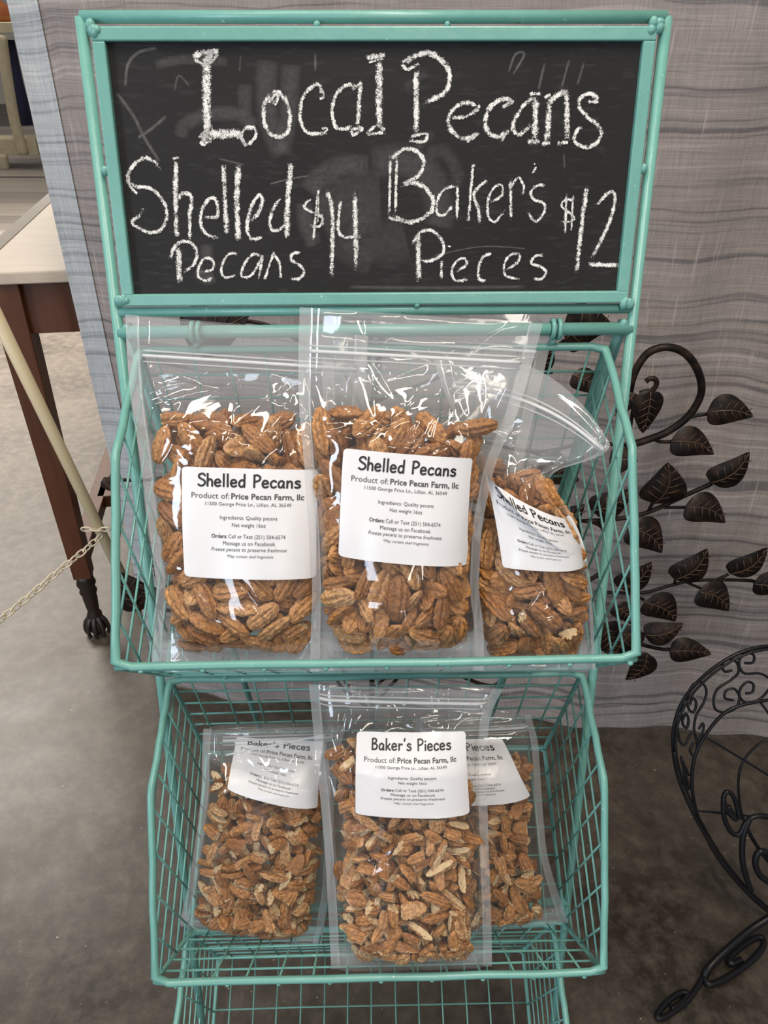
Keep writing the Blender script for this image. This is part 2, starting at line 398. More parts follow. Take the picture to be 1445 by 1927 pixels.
# ------------------------------------------------------------------ chalk lettering
CV, CF, CA, CD = [], [], [], []
def chalk(reg, pts, w, dens=1.0):
    sc, ox = ((2.491, 140) if reg == 'A' else (2.408, 700))
    P = []
    for (x, y) in pts:
        P.append(np.array(sinv(ox + x / sc, y / sc, OFFB)))
    wm = w / sc * .61 / FPX
    ribbon2d(P, wm * (1.42 if dens > .3 else 1.22), CV, CF, CA, rnd=.16 if dens > .3 else .03, cols=7, dens=dens, D=CD, sm=7)
A_ = 'A'; B_ = 'B'
T = [  # Local
(A_, [(625,240),(622,430),(625,612)], 46), (A_, [(555,265),(600,243),(680,238)], 26), (A_, [(560,270),(620,300),(675,250)], 16), (A_, [(640,230),(640,300)], 22),
(A_, [(590,640),(650,625),(790,625)], 38), (A_, [(790,598),(845,598),(850,640),(810,675),(785,640),(800,600)], 18), (A_, [(590,610),(640,650),(600,668),(630,605),(585,640)], 20),
(A_, [(925,430),(895,480),(890,560),(915,620),(960,640),(1000,620),(1012,540),(995,470),(955,430),(925,430)], 20), (A_, [(905,440),(945,485),(950,440),(910,480)], 17),
(A_, [(1165,455),(1150,400),(1110,410),(1070,460),(1060,540),(1075,600),(1110,625),(1185,622)], 18), (A_, [(1150,400),(1172,450),(1150,462)], 12), (A_, [(1160,602),(1188,602),(1170,625)], 12),
(A_, [(1325,408),(1280,400),(1230,440),(1210,520),(1225,590),(1260,605),(1310,592)], 18), (A_, [(1340,388),(1330,600)], 22), (A_, [(1290,608),(1350,602),(1310,632),(1300,605)], 18), (A_, [(1300,420),(1350,385)], 16),
(B_, [(32,255),(35,590)], 30), (B_, [(-28,262),(62,250)], 20), (B_, [(-15,285),(55,265)], 10), (B_, [(-22,610),(20,570),(62,592)], 16), (B_, [(-20,610),(62,600)], 16),
# Pecans
(B_, [(200,300),(203,620)], 30), (B_, [(150,290),(180,262),(250,243),(310,270),(347,320),(350,380),(320,430),(230,468)], 22), (B_, [(135,290),(160,315),(215,290)], 15), (B_, [(135,285),(190,255)], 14), (B_, [(170,622),(245,608),(240,642),(170,640)], 15),
(B_, [(365,535),(430,530),(482,492)], 16), (B_, [(482,490),(440,468),(390,480),(355,520),(350,570),(380,615),(430,630),(485,602)], 19), (B_, [(455,522),(492,480)], 20), (B_, [(430,648),(490,602)], 16),
(B_, [(590,492),(632,465),(600,452),(555,470),(525,510),(515,570),(535,610),(580,622),(622,590)], 22), (B_, [(590,492),(642,460)], 18), (B_, [(585,645),(622,590)], 16),
(B_, [(735,442),(690,480),(650,540),(640,590),(670,612),(722,570)], 19), (B_, [(742,440),(738,650)], 28), (B_, [(705,645),(762,648)], 20), (B_, [(712,432),(768,428)], 15),
(B_, [(805,445),(795,650)], 28), (B_, [(800,470),(840,440),(878,435),(885,640)], 28), (B_, [(768,657),(812,650)], 17), (B_, [(835,657),(892,650)], 15), (B_, [(778,450),(812,430)], 15), (B_, [(855,430),(885,425)], 14),
(B_, [(1000,462),(1022,450),(985,430),(945,450),(940,490),(970,530),(1020,570),(1040,610),(1010,660),(960,672),(915,640),(935,590),(955,590)], 18), (B_, [(978,465),(1028,468)], 15),
# Shelled
(A_, [(405,797),(390,765),(340,735),(290,760),(255,810),(258,850),(300,870),(350,875),(390,900),(430,960),(435,1020),(410,1070),(360,1085),(310,1065),(273,1035),(310,1003),(325,970)], 18), (A_, [(258,790),(262,860),(300,905)], 14),
(A_, [(480,740),(478,930),(484,1112)], 24), (A_, [(485,930),(520,902),(552,920),(545,1000),(547,1122)], 20), (A_, [(462,742),(497,732)], 14),
(A_, [(605,1012),(672,1010),(670,940),(640,925),(605,970),(595,1040),(620,1090),(682,1112)], 18), (A_, [(703,768),(710,930),(720,1100)], 24), (A_, [(772,770),(765,950),(775,1128)], 28),
(A_, [(830,1027),(865,1000),(885,940),(870,910),(840,950),(820,1010),(815,1080),(840,1117),(902,1105)], 18),
(A_, [(975,925),(940,970),(920,1030),(930,1075),(965,1075),(1000,1040)], 17), (A_, [(1017,762),(1005,930),(1000,1118)], 28),
(A_, [(1148,882),(1135,1000),(1125,1122)], 14), (A_, [(1118,925),(1080,965),(1110,990),(1165,1020),(1150,1060),(1100,1052)], 13), (A_, [(1148,900),(1145,1050)], 10), (A_, [(1165,1000),(1168,1060)], 12),
(A_, [(1188,898),(1213,1000),(1210,1305)], 20), (A_, [(1252,935),(1247,1095),(1348,1107)], 17), (A_, [(1318,888),(1325,1268)], 24),
(A_, [(490,1150),(500,1328)], 28), (A_, [(455,1215),(470,1160),(510,1128),(560,1140),(580,1190),(560,1240),(515,1267)], 18),
(A_, [(590,1270),(650,1260),(655,1220),(620,1205),(590,1240),(585,1290),(620,1312),(658,1295)], 15), (A_, [(772,1190),(735,1185),(705,1220),(693,1270),(715,1297),(762,1285)], 14),
(A_, [(885,1200),(840,1190),(800,1240),(790,1290),(830,1290),(870,1230),(885,1200),(868,1312)], 14), (A_, [(942,1175),(915,1250),(898,1308)], 14), (A_, [(940,1190),(965,1230),(972,1302)], 14),
(A_, [(1067,1185),(1030,1185),(1020,1215),(1060,1240),(1082,1270),(1060,1305),(1015,1302)], 16),
# Baker's
(B_, [(85,710),(82,980)], 15), (B_, [(115,690),(110,970)], 15), (B_, [(80,722),(150,678),(210,690),(237,740),(210,800),(130,842)], 18), (B_, [(130,842),(200,830),(260,870),(282,920),(260,970),(180,1007),(75,972)], 21), (B_, [(75,985),(130,1000),(170,1010)], 16),
(B_, [(385,845),(330,860),(300,910),(298,968),(330,975),(372,930)], 14), (B_, [(390,825),(388,1002)], 15), (B_, [(462,742),(450,870),(440,1002)], 15), (B_, [(528,815),(465,878),(485,950),(492,1018)], 16),
(B_, [(535,922),(590,890),(590,845),(560,850),(530,900),(530,980),(560,1007),(607,955)], 14), (B_, [(630,812),(632,1002)], 16), (B_, [(632,850),(665,808),(690,850),(685,887)], 12), (B_, [(748,758),(728,792)], 11), (B_, [(738,742),(738,752)], 6),
(B_, [(790,845),(750,845),(720,880),(740,910),(780,925),(785,960),(750,1007),(725,990),(705,960)], 14),
(B_, [(883,880),(878,1062)], 12), (B_, [(913,890),(905,1052)], 12), (B_, [(917,915),(880,910),(862,940),(915,985),(905,1007),(848,1010)], 11),
(B_, [(975,845),(950,1050),(930,1242)], 22), (B_, [(1018,938),(1060,890),(1095,878),(1100,930),(1070,1030),(995,1185)], 18), (B_, [(982,1202),(1122,1207)], 21),
(B_, [(212,1045),(217,1278)], 24), (B_, [(188,1112),(215,1060),(270,1045),(320,1090),(325,1150),(270,1182),(225,1185)], 16), (B_, [(320,1175),(318,1268)], 15), (B_, [(345,1117),(362,1120)], 7),
(B_, [(375,1237),(430,1205),(425,1175),(395,1180),(368,1220),(380,1272),(442,1267)], 14), (B_, [(547,1152),(510,1165),(488,1210),(490,1267),(522,1274)], 16),
(B_, [(610,1227),(665,1190),(670,1155),(630,1160),(603,1200),(610,1252),(672,1268)], 14), (B_, [(788,1158),(745,1165),(725,1195),(760,1210),(792,1235),(770,1268),(722,1262)], 15)]
for t_ in T: chalk(*t_)
nmain = len(CF)
m = MB()
def chalk_build(name, lo):
    m = MB(); m.v = [sl(v[0], v[1], OFFB + lo) for v in CV]; m.f = list(CF); m.at = {'soft': CA, 'dens': CD}
    return m.build(name, M_CHALK, board, smooth=False)
o_ = chalk_build('chalk_lettering', .0006)
CV.clear(); CF.clear(); CA.clear(); CD.clear()
for t_ in [(A_, [(905,280),(900,420),(915,560),(975,730)], 95, .10), (A_, [(1015,300),(1010,420),(1000,560),(975,720)], 85, .10), (A_, [(500,640),(520,580),(620,535),(760,530),(850,590)], 60, .10), (A_, [(800,390),(800,470),(800,540)], 62, .09),
           (A_, [(380,300),(500,275),(620,280),(720,285)], 40, .09), (A_, [(1100,900),(1160,820),(1280,770),(1380,780)], 90, .10), (A_, [(1150,1000),(1300,950),(1440,940)], 280, .07), (A_, [(1080,950),(1090,1050),(1130,1150)], 80, .11),
           (A_, [(625,1140),(625,1220)], 60, .10), (A_, [(580,1260),(620,1300),(660,1290)], 60, .12), (A_, [(1230,1130),(1320,1200),(1400,1230)], 120, .06),
           (B_, [(0,740),(150,730),(260,800),(310,950),(300,1030)], 130, .09), (B_, [(-100,1020),(40,1100),(160,1080)], 200, .06), (B_, [(250,700),(330,690),(390,790),(370,850)], 60, .06), (B_, [(200,680),(280,600)], 40, .05),
           (B_, [(620,330),(650,250),(690,250),(640,340)], 10, .25), (B_, [(782,290),(755,410)], 12, .2), (B_, [(893,275),(860,400)], 10, .2), (B_, [(960,290),(930,390)], 10, .2), (B_, [(150,400),(250,330)], 30, .06),
           (A_, [(240,400),(250,300),(300,240),(385,220)], 14, .22), (A_, [(200,430),(280,540),(330,640),(400,750)], 16, .2), (A_, [(300,640),(360,600),(430,540)], 14, .22), (A_, [(470,420),(490,350),(540,400)], 10, .15),
           (A_, [(920,860),(1000,840),(1100,822)], 8, .25), (A_, [(680,740),(800,770)], 8, .2), (A_, [(1130,250),(1130,330)], 12, .2), (A_, [(780,255),(775,330)], 8, .15), (B_, [(280,1160),(500,1120),(700,1130)], 6, .2), (B_, [(-100,1300),(300,1305),(700,1302)], 16, .12), (B_, [(870,700),(875,770)], 8, .15)]:
    chalk(*t_); chalk_build('chalk_smudge', .0003); CV.clear(); CF.clear(); CA.clear(); CD.clear()
# ------------------------------------------------------------------ wire baskets
PROF = [(0, 0), (-.110, -.034), (-.206, -.194), (-.096, -.305), (.075, -.208)]   # rim, corner, front, bottom-front, bottom-back
BW = .2125; SPC = .0325
BLAB = ['highest teal wire basket on the stand, holding the pouches of pecan halves', 'middle teal wire basket on the stand, holding the pouches of pecan pieces', 'empty teal wire basket lowest on the stand, cut by the bottom of the photo']
XOFF = [-.0025, -.0005, -.009]
PROF0 = PROF
for bi, (ry, rz) in enumerate(RIMS):
    PROF = [(0, 0), (-.112, -.046), (-.206, -.185), (-.096, -.303), (.075, -.208)] if bi == 0 else PROF0
    BW = .2082 if bi == 0 else .2155
    P = lambda x, q: st(x + XOFF[bi], ry + q[0], rz + q[1])
    bk = empty('wire_basket', P(0, PROF[3]), BLAB[bi], 'basket', 'teal wire baskets on the stand')
    R_, G_, F_, C_, B2 = [np.array(q) for q in PROF]
    m = MB(); rb = random.Random(bi)
    loop = [(-BW, R_), (-BW, G_), (-BW, F_), (BW, F_), (BW, G_), (BW, R_)]
    pts = []
    for i in range(6):
        (x0, q0), (x1, q1) = loop[i], loop[(i + 1) % 6]
        for t_ in np.linspace(.03, .97, 9):
            jj = 0.0006
            pts.append(P(x0 + (x1 - x0) * t_ + rb.uniform(-jj, jj), (q0 + (q1 - q0) * t_) + np.array([rb.uniform(-jj, jj), rb.uniform(-jj, jj)])))
    m.tube(pts, .0036, 10, True); m.build('rim', M_TEAL, bk)
    # wires along a cross-section: each goes round back-bottom-front (slightly inside the rim)
    xs = [(-6 + k) * SPC for k in range(13)]
    pan = {}
    for nm, q0, q1 in (('back_panel', R_, B2), ('base_panel', B2, C_), ('front_panel', C_, F_)):
        m = MB()
        cr = [(-BW, q0), (BW, q0), (BW, q1), (-BW, q1)]; m.tube([P(cr[i][0] * (1 - t_) + cr[(i + 1) % 4][0] * t_, cr[i][1] * (1 - t_) + cr[(i + 1) % 4][1] * t_) for i in range(4) for t_ in (.02, .35, .65, .98)], .0024, 8, True)
        pn = m.build(nm, M_TEAL, bk)
        for x in xs:
            m = MB(); j = rb.uniform(-.0012, .0012); m.tube([P(x, q0), P(x + j, (q0 + q1) / 2), P(x, q1)], .00112, 6); m.build('wire', M_TEAL, pn)
        L = np.linalg.norm(q1 - q0); k = int(L / SPC + .4)
        for i in range(1, k + 1 if nm != 'front_panel' else k):
            q = q0 + (q1 - q0) * i / k if nm == 'front_panel' else q0 + (q1 - q0) * (i / (k + .3))
            m = MB(); m.tube([P(-BW, q), P(rb.uniform(-.1, .1), q + np.array([rb.uniform(-.001, .001), .0015])), P(BW, q)], .00112, 6); m.build('wire', M_TEAL, pn)
    poly = [R_, G_, F_, C_, B2]
    def clip(p, d):
        ts = []
        for i in range(5):
            a, b = poly[i], poly[(i + 1) % 5]; e = b - a; den = d[0] * e[1] - d[1] * e[0]
            if abs(den) < 1e-9: continue
            w = a - p; t1 = (w[0] * e[1] - w[1] * e[0]) / den; u1 = (w[0] * d[1] - w[1] * d[0]) / den
            if -1e-6 <= u1 <= 1 + 1e-6: ts.append(t1)
        return (min(ts), max(ts)) if len(ts) >= 2 and max(ts) - min(ts) > .012 else None
    d1 = (C_ - B2) / np.linalg.norm(C_ - B2); d2 = (R_ - B2) / np.linalg.norm(R_ - B2)
    for sx in (-1, 1):
        m = MB(); m.tube([P(sx * BW, B2), P(sx * BW, C_)], .0022, 6); sd = m.build('side_panel', M_TEAL, bk)
        for d, o2 in ((d1, d2), (d2, d1)):
            for i in range(1, 10):
                p = B2 + o2 * SPC * i; r = clip(p, d)
                if r:
                    off = sx * (.0011 if d is d1 else -.0011)
                    m = MB(); mid = p + d * (r[0] + r[1]) / 2
                    m.tube([P(sx * BW + off, p + d * r[0]), P(sx * BW + off, mid), P(sx * BW + off, p + d * r[1])], .00112, 6); m.build('wire', M_TEAL, sd)
    for hx in (-.158, .158):
        m = MB()
        for k in (-1, 1):
            c = sl(hx + k * .0028, CROSS[bi], 0); e1 = Vector((0, 1, 0)); e2 = Vector((0, 0, 1))
            m.tube([c + (e1 * math.cos(a) + e2 * math.sin(a)) * .0078 for a in np.linspace(0, 2 * math.pi, 16, endpoint=False)], .0021, 8, True)
        c = sl(hx, CROSS[bi], 0)
        m.tube([c + Vector((0, 0, -.008)), P(hx, (0, .001))], .0030, 8); m.build('hook', M_TEAL, bk)
    for k in range(9):   # weld drips along the front rail
        m = MB(); x = -BW + .02 + k * .049; m.blob(P(x, F_ + np.array([-.002, -.003])), .0026, .0020, .0022, 8); m.build('weld', M_TEAL, bk)
# ------------------------------------------------------------------ pecan meshes
def nz(p, seed, f):
    r = np.random.RandomState(seed); out = np.zeros(len(p))
    for _ in range(6):
        k = r.normal(size=3) * f; out += np.sin(p @ k + r.uniform(0, 6.28))
    return out / 6
def pecan_arrays(seed, piece=False, nt=26, na=44):
    r = np.random.RandomState(seed); t = -np.cos(np.linspace(0, math.pi, nt)); ph = np.linspace(0, 2 * math.pi, na, endpoint=False)
    Tt, Ph = np.meshgrid(t, ph, indexing='ij')
    L = .0172 * r.uniform(.88, 1.12); Wd = .0088 * r.uniform(.9, 1.1); hd = .0068 * r.uniform(.9, 1.15)
    env = np.clip(1 - np.abs(Tt) ** (2.6), 0, 1) ** .55 * (1 + .10 * Tt * r.uniform(-1, 1))
    s, c = np.sin(Ph), np.cos(Ph)
    up = np.where(s > 0, hd, .0030)
    g = np.ones_like(Ph)
    for a0, dpt, wd in ((math.radians(60), .56, .13), (math.radians(120), .56, .13), (math.radians(90), .26, .08), (math.radians(22), .26, .12), (math.radians(158), .26, .12), (math.radians(270), .55, .28)):
        aa = a0 + .10 * np.sin(Tt * 2.5 + r.uniform(0, 6)); g -= dpt * np.exp(-((Ph - aa) / wd) ** 2) * (1 - .5 * Tt ** 4)
    g += .06 * np.sin(Tt * 13 + 3 * np.cos(Ph * 2) + r.uniform(0, 6)) + .05 * np.sin(Tt * 24 + Ph * 3)
    x = Tt * L; y = Wd * c * env * g; z = up * s * env * g
    bend = r.uniform(-.12, .16); z = z + bend * (L * .5) * (Tt ** 2 - .4) ; y = y + r.uniform(-.1, .1) * L * Tt ** 2
    V = np.stack([x, y, z], -1).reshape(-1, 3); V += (nz(V, seed, 700)[:, None] * .0006) * np.array([.5, 1, 1])
    fl = np.zeros(len(V)); fl += np.clip(nz(V, seed + 9, 420) * 1.2 - .62, 0, .6)
    if piece:
        V *= r.uniform(.70, .92)
        for k in range(1 + (r.rand() < .3)):
            ty = r.choice([0, 0, 2, 2, 1])
            nrm = np.array([[1, .3, .2], [.15, 1, .25], [-1, .4, -.2]][ty]) * np.array([1, r.choice([-1, 1]), 1]) + r.normal(size=3) * .15
            nrm /= np.linalg.norm(nrm); cc = [.0055, .0022, .0045][ty] * r.uniform(.4, 1.6)
            dd = V @ nrm - cc; msk = dd > 0
            V[msk] -= (dd[msk] * .97)[:, None] * nrm; V[msk] += (nz(V, seed + 33 + k, 1300)[msk, None] * .0011) * nrm; fl[msk] = 1
    F = []
    for i in range(nt - 1):
        for j in range(na): F.append((i * na + j, (i + 1) * na + j, (i + 1) * na + (j + 1) % na, i * na + (j + 1) % na))
    return V, F, fl
def to_mesh(name, V, F, fl):
    me = bpy.data.meshes.new(name); me.from_pydata(V.tolist(), [], F); a = me.attributes.new('flesh', 'FLOAT', 'POINT')
    a.data.foreach_set('value', fl.astype(np.float32)); me.materials.append(M_PECAN); me.polygons.foreach_set('use_smooth', [True] * len(F)); me.update(); return me
HALF = [pecan_arrays(s) for s in range(7)] + [pecan_arrays(90 + s, True) for s in range(2)]
PIECE = [pecan_arrays(40 + s, True) for s in range(16)]
for q in range(7, 9): HALF[q] = (HALF[q][0] * 1.3, HALF[q][1], HALF[q][2])
HALFM = [to_mesh('pecan_half', *a) for a in HALF]; PIECEM = [to_mesh('pecan_piece', *a) for a in PIECE]
# ------------------------------------------------------------------ pouches
def sstep(a, b, x): t = np.clip((x - a) / (b - a), 0, 1); return t * t * (3 - 2 * t)
class Pouch:
    def __init__(s, rows, T, vfill, vzip, seed, seal=.885, nu=111, nv=161):
        s.rs = np.random.RandomState(seed); s.nu, s.nv, s.vzip, s.vfill, s.T = nu, nv, vzip, vfill, T; s.uin = seal
        rows = sorted(rows); V = np.array([r[0] for r in rows]); A = np.array([[*r[1], r[3] if len(r) < 6 else r[3], *r[2], r[4] if len(r) > 4 else r[3]] for r in rows], float)
        mids = np.array([r[5] if len(r) > 5 else (0, 0) for r in rows], float)
        vv = np.linspace(0, 1, nv); s.vv = vv; s.uu = np.linspace(-1, 1, nu)
        def itp(col):
            y = np.interp(vv, V, col); k = 9; yp = np.concatenate([2 * y[0] - y[1:k + 1][::-1], y, 2 * y[-1] - y[-k - 1:-1][::-1]])
            return np.convolve(yp, np.ones(2 * k + 1) / (2 * k + 1), 'valid')
        L = [itp(A[:, i]) for i in range(6)]; Mx, My = itp(mids[:, 0]), itp(mids[:, 1])
        U = (s.uu + 1) / 2; par = 1 - s.uu ** 2
        px = L[0][:, None] * (1 - U) + L[3][:, None] * U + Mx[:, None] * par; py = L[1][:, None] * (1 - U) + L[4][:, None] * U + My[:, None] * par
        d = L[2][:, None] * (1 - U) + L[5][:, None] * U
        rayv = np.array(FW)[None, None] + ((px - CX) / FPX)[..., None] * np.array(RT) + ((py - CY) / FPX)[..., None] * np.array(DN)
        s.P = np.array(C0) + rayv * d[..., None]
        du = np.gradient(s.P, axis=1); dv = np.gradient(s.P, axis=0); N = np.cross(du, dv); N /= np.linalg.norm(N, axis=-1)[..., None] + 1e-12
        N[N @ np.array(FW) > 0] *= -1
        avg = N.mean((0, 1)); N = N * .5 + avg * .5; s.N = N / np.linalg.norm(N, axis=-1)[..., None]
        s.HT = np.linalg.norm(np.diff(s.P[:, nu // 2], axis=0), axis=1).sum(); s.WD = np.linalg.norm(s.P[:, -1] - s.P[:, 0], axis=-1)
        uu, vg = np.meshgrid(s.uu, vv); s.TG = s.tfun(uu, vg)
    def umax(s, v):
        vb = .30; q = np.clip((vb - v) / vb, 0, 1); return s.uin * (.50 + .50 * np.sqrt(1 - q ** 2))
    def tfun(s, u, v):
        um = s.umax(v); x = np.clip(np.abs(u) / um, 0, 1)
        cv = sstep(.0, .13, v) * (1 - sstep(s.vfill - .12, min(s.vzip - .02, s.vfill + .18), v) * .93)
        return s.T * cv * np.clip(1 - x ** 2.6, 0, 1) ** .5
    def samp(s, G, u, v):
        fu = np.clip((np.asarray(u) + 1) / 2 * (s.nu - 1), 0, s.nu - 1.001); fv = np.clip(np.asarray(v) * (s.nv - 1), 0, s.nv - 1.001)
        i, j = fv.astype(int), fu.astype(int); a, b = fv - i, fu - j
        if G.ndim == 3: a, b = a[..., None], b[..., None]
        return (G[i, j] * (1 - a) + G[i + 1, j] * a) * (1 - b) + (G[i, j + 1] * (1 - a) + G[i + 1, j + 1] * a) * b
    def wrinkle(s, n, amp):
        uu, vg = np.meshgrid(s.uu, s.vv); X = uu * .5 * s.WD.mean(); Y = vg * s.HT; out = np.zeros_like(X); r = s.rs
        for k in range(n):
            cu = r.uniform(-.8, .8) * .5 * s.WD.mean(); cv = (s.vfill - .02 + r.normal() * .10) * s.HT if k % 2 else r.uniform(.03, .85) * s.HT
            th = r.uniform(0, math.pi); dx, dy = X - cu, Y - cv; al = dx * math.cos(th) + dy * math.sin(th); pe = -dx * math.sin(th) + dy * math.cos(th)
            pe = pe + al ** 2 * r.uniform(-8, 8); ln = r.uniform(.012, .038); w = r.uniform(.0018, .0045)
            out += r.choice([-1, 1]) * amp * r.uniform(.4, 1) * np.exp(-np.abs(pe) / w) * np.exp(-(al / ln) ** 2)
        for k in range(5):
            kx, ky = r.normal() * 50, r.normal() * 40; out += amp * .16 * np.sin(kx * X + ky * Y + r.uniform(0, 6))
        return out * sstep(0, .1, 1 - np.abs(uu)) 
    def label_uv(s, corners):
        F = s.P + s.N * s.TG[..., None]; Q = proj(F.reshape(-1, 3)).reshape(s.nv, s.nu, 2); out = []
        for c in corners:
            dd = ((Q - np.array(c)) ** 2).sum(-1); i, j = np.unravel_index(dd.argmin(), dd.shape); out.append((s.uu[j], s.vv[i]))
        return out
    def make(s, label, corners, kind_text, namecol, haze=(.035, .14), wr=54, group=None, zipx=(-.9, .9), zipsag=0):
        base = s.P[0, s.nu // 2]; root = empty('pouch', Vector(base), label, 'bag', group)
        s.root = root; uu, vg = np.meshgrid(s.uu, s.vv)
        lab = None
        mask = np.ones_like(uu)
        if corners:
            luv = s.label_uv(corners); s.luv = luv; us = [c[0] for c in luv]; vs = [c[1] for c in luv]
            mask = 1 - .88 * sstep(min(us) - .08, min(us) + .03, uu) * (1 - sstep(max(us) - .03, max(us) + .08, uu)) * sstep(min(vs) - .04, min(vs) + .02, vg) * (1 - sstep(max(vs) - .02, max(vs) + .04, vg))
        s.W1 = s.wrinkle(wr, .0034) * mask
        inner = sstep(0, .12, s.uin + .04 - np.abs(uu))
        # gentle bulging against nuts
        s.fr = s.TG + .0032 * inner + s.W1 * (.55 + .45 * sstep(s.vfill - .25, s.vfill, vg)) * (1 - .88 * sstep(s.vzip - .04, s.vzip, vg)) * inner + .0018 * sstep(s.vzip + .03, 1, vg) * np.sin(uu * 2 + s.rs.uniform(0, 6))
        s.bk = -(s.TG + .0032 * inner) + s.wrinkle(wr, .003) * .7 * inner - .004 * sstep(s.vzip + .03, 1, vg)
        hz = haze[0] + (haze[1] - haze[0]) * sstep(s.vfill - .05, s.vfill + .1, vg) + .10 * (np.abs(uu) > s.uin + .02) + .10 * sstep(.10, .02, vg) * 0
        hz = hz + .10 * (vg < .06)
        for nm, off in (('front_film', s.fr), ('back_film', s.bk)):
            G = s.P + s.N * off[..., None]; m = MB(); m.v = [tuple(p) for p in G.reshape(-1, 3)]
            j0 = 0
            um = s.uin + .03; js = [j for j in range(s.nu - 1) if abs((s.uu[j] + s.uu[j + 1]) / 2) <= um]
            m.f = [(i * s.nu + j, i * s.nu + j + 1, (i + 1) * s.nu + j + 1, (i + 1) * s.nu + j) for i in range(s.nv - 1) for j in js]
            m.at = {'haze': hz.reshape(-1)}; m = s.compact(m); m.build(nm, M_FILM, root)
        mid = (s.fr + s.bk) / 2 * 0 + .0003
        for sg in (-1, 1):   # crimped side seals
            js = [j for j in range(s.nu) if sg * s.uu[j] >= um - .03]; G = s.P + s.N * mid[..., None]
            m = MB(); n = len(js); m.v = [tuple(G[i, j]) for i in range(s.nv) for j in js]
            m.f = [(i * n + j, i * n + j + 1, (i + 1) * n + j + 1, (i + 1) * n + j) for i in range(s.nv - 1) for j in range(n - 1)]
            m.at = {'haze': [.24] * len(m.v)}; m.build('side_seal', M_SEAL, root)
        # bottom gusset: small folded sheet
        m = MB(); n = s.nu; rowsv = np.linspace(0, .075, 8); m.v = []
        for vv_ in rowsv:
            PP = s.samp(s.P, s.uu, np.full(n, vv_)) + s.samp(s.N, s.uu, np.full(n, vv_)) * (-.002 + .3 * s.samp(s.TG, s.uu, np.full(n, vv_)))[:, None]
            m.v += [tuple(p) for p in PP]
        m.f = [(i * n + j, i * n + j + 1, (i + 1) * n + j + 1, (i + 1) * n + j) for i in range(7) for j in range(n - 1)]
        m.at = {'haze': [.14] * len(m.v)}; m.build('bottom_gusset', M_SEAL, root)
        # zip
        G = s.P + s.N * (s.fr + .0007)[..., None]
        for dv, r, hz_ in ((0, .0015, .80), (.015, .0008, .4), (-.018, .0006, .35)):
            m = MB(); us = np.linspace(zipx[0], zipx[1], 60); vz = s.vzip + dv + zipsag * (1 - us ** 2)
            m.tube([Vector(p) for p in s.samp(G, us, vz)], r, 8); m.at = {'haze': [hz_] * len(m.v)}; m.build('zip_seal' if dv == 0 else 'zip_rib', M_ZIP, root)
        if corners: s.label(kind_text)
        return root
    def compact(s, m):
        used = sorted({i for f in m.f for i in f}); mp = {a: b for b, a in enumerate(used)}
        o = MB(); o.v = [m.v[i] for i in used]; o.f = [tuple(mp[i] for i in f) for f in m.f]; o.at = {k: [a[i] for i in used] for k, a in m.at.items()}; return o
    def lmap(s, a, b, off):   # a across 0..1, b down 0..1 -> world
        a, b = np.asarray(a, float), np.asarray(b, float); c = np.array(s.luv)
        uv = (c[0] * ((1 - a) * (1 - b))[:, None] + c[1] * (a * (1 - b))[:, None] + c[2] * (a * b)[:, None] + c[3] * ((1 - a) * b)[:, None])
        p = s.samp(s.P, uv[:, 0], uv[:, 1]); n = s.samp(s.N, uv[:, 0], uv[:, 1]); t = s.samp(s.fr, uv[:, 0], uv[:, 1])
        if getattr(s, 'crease', None) is not None:
            t = t + s.crease(a, b)
        return p + n * (t + off)[:, None]
    def label(s, kt):
        n = 49; m = MB(); g = np.linspace(0, 1, n); a, b = np.meshgrid(g, g); a, b = a.ravel(), b.ravel()
        r = .035   # rounded corners by pulling the corner points in
        for sa in (0, 1):
            for sb in (0, 1):
                da, db = np.abs(a - sa), np.abs(b - sb); k = (da < r) & (db < r)
                ex, ey = (r - da) / r, (r - db) / r; l = np.sqrt(ex ** 2 + ey ** 2); mx = np.maximum(ex, ey) + 1e-9
                f = np.where(k & (l > 1e-6), mx / np.maximum(l, 1e-6), 1)
                a = np.where(k, sa + (1 if sa == 0 else -1) * (r - ex * f * r), a); b = np.where(k, sb + (1 if sb == 0 else -1) * (r - ey * f * r), b)
        m.v = [tuple(p) for p in s.lmap(a, b, .0009)]
        m.f = [(i * n + j, (i + 1) * n + j, (i + 1) * n + j + 1, i * n + j + 1) for i in range(n - 1) for j in range(n - 1)]
        lb = m.build('label', M_PAPER, s.root)
        for nm, (V, F), mt in (('heading', HEAD[kt], M_INK), ('print', PRINT, M_INK2)):
            m = MB(); V = np.array(V); m.v = [tuple(p) for p in s.lmap(V[:, 0], V[:, 1], .0013)]; m.f = list(F); m.build(nm, mt, lb, smooth=False)
    def pack(s, N, kind, L, r, iters=70, wmin=-1):
        """settle nut-sized capsules inside the pouch volume; returns centre, axis in (x,y,w) metres"""
        R = s.rs; ht = s.HT; v0 = .03
        nsp = 3 if kind == 'half' else 2; tt = np.linspace(0, 1, nsp)
        y = R.uniform(v0 * ht + .01, s.vfill * ht, N); wd = np.interp(y / ht, s.vv, s.WD) * .5
        x = R.uniform(-.8, .8, N) * wd * s.umax(y / ht); z = R.uniform(wmin, 1, N) * .7 * s.tfun(x / wd, y / ht)
        ax = R.normal(size=(N, 3)) * np.array([1, 1, .35]); ax /= np.linalg.norm(ax, axis=1)[:, None]
        c = np.stack([x, y, z], 1); p0, p1 = c - ax * L / 2, c + ax * L / 2
        own = np.repeat(np.arange(N), nsp)
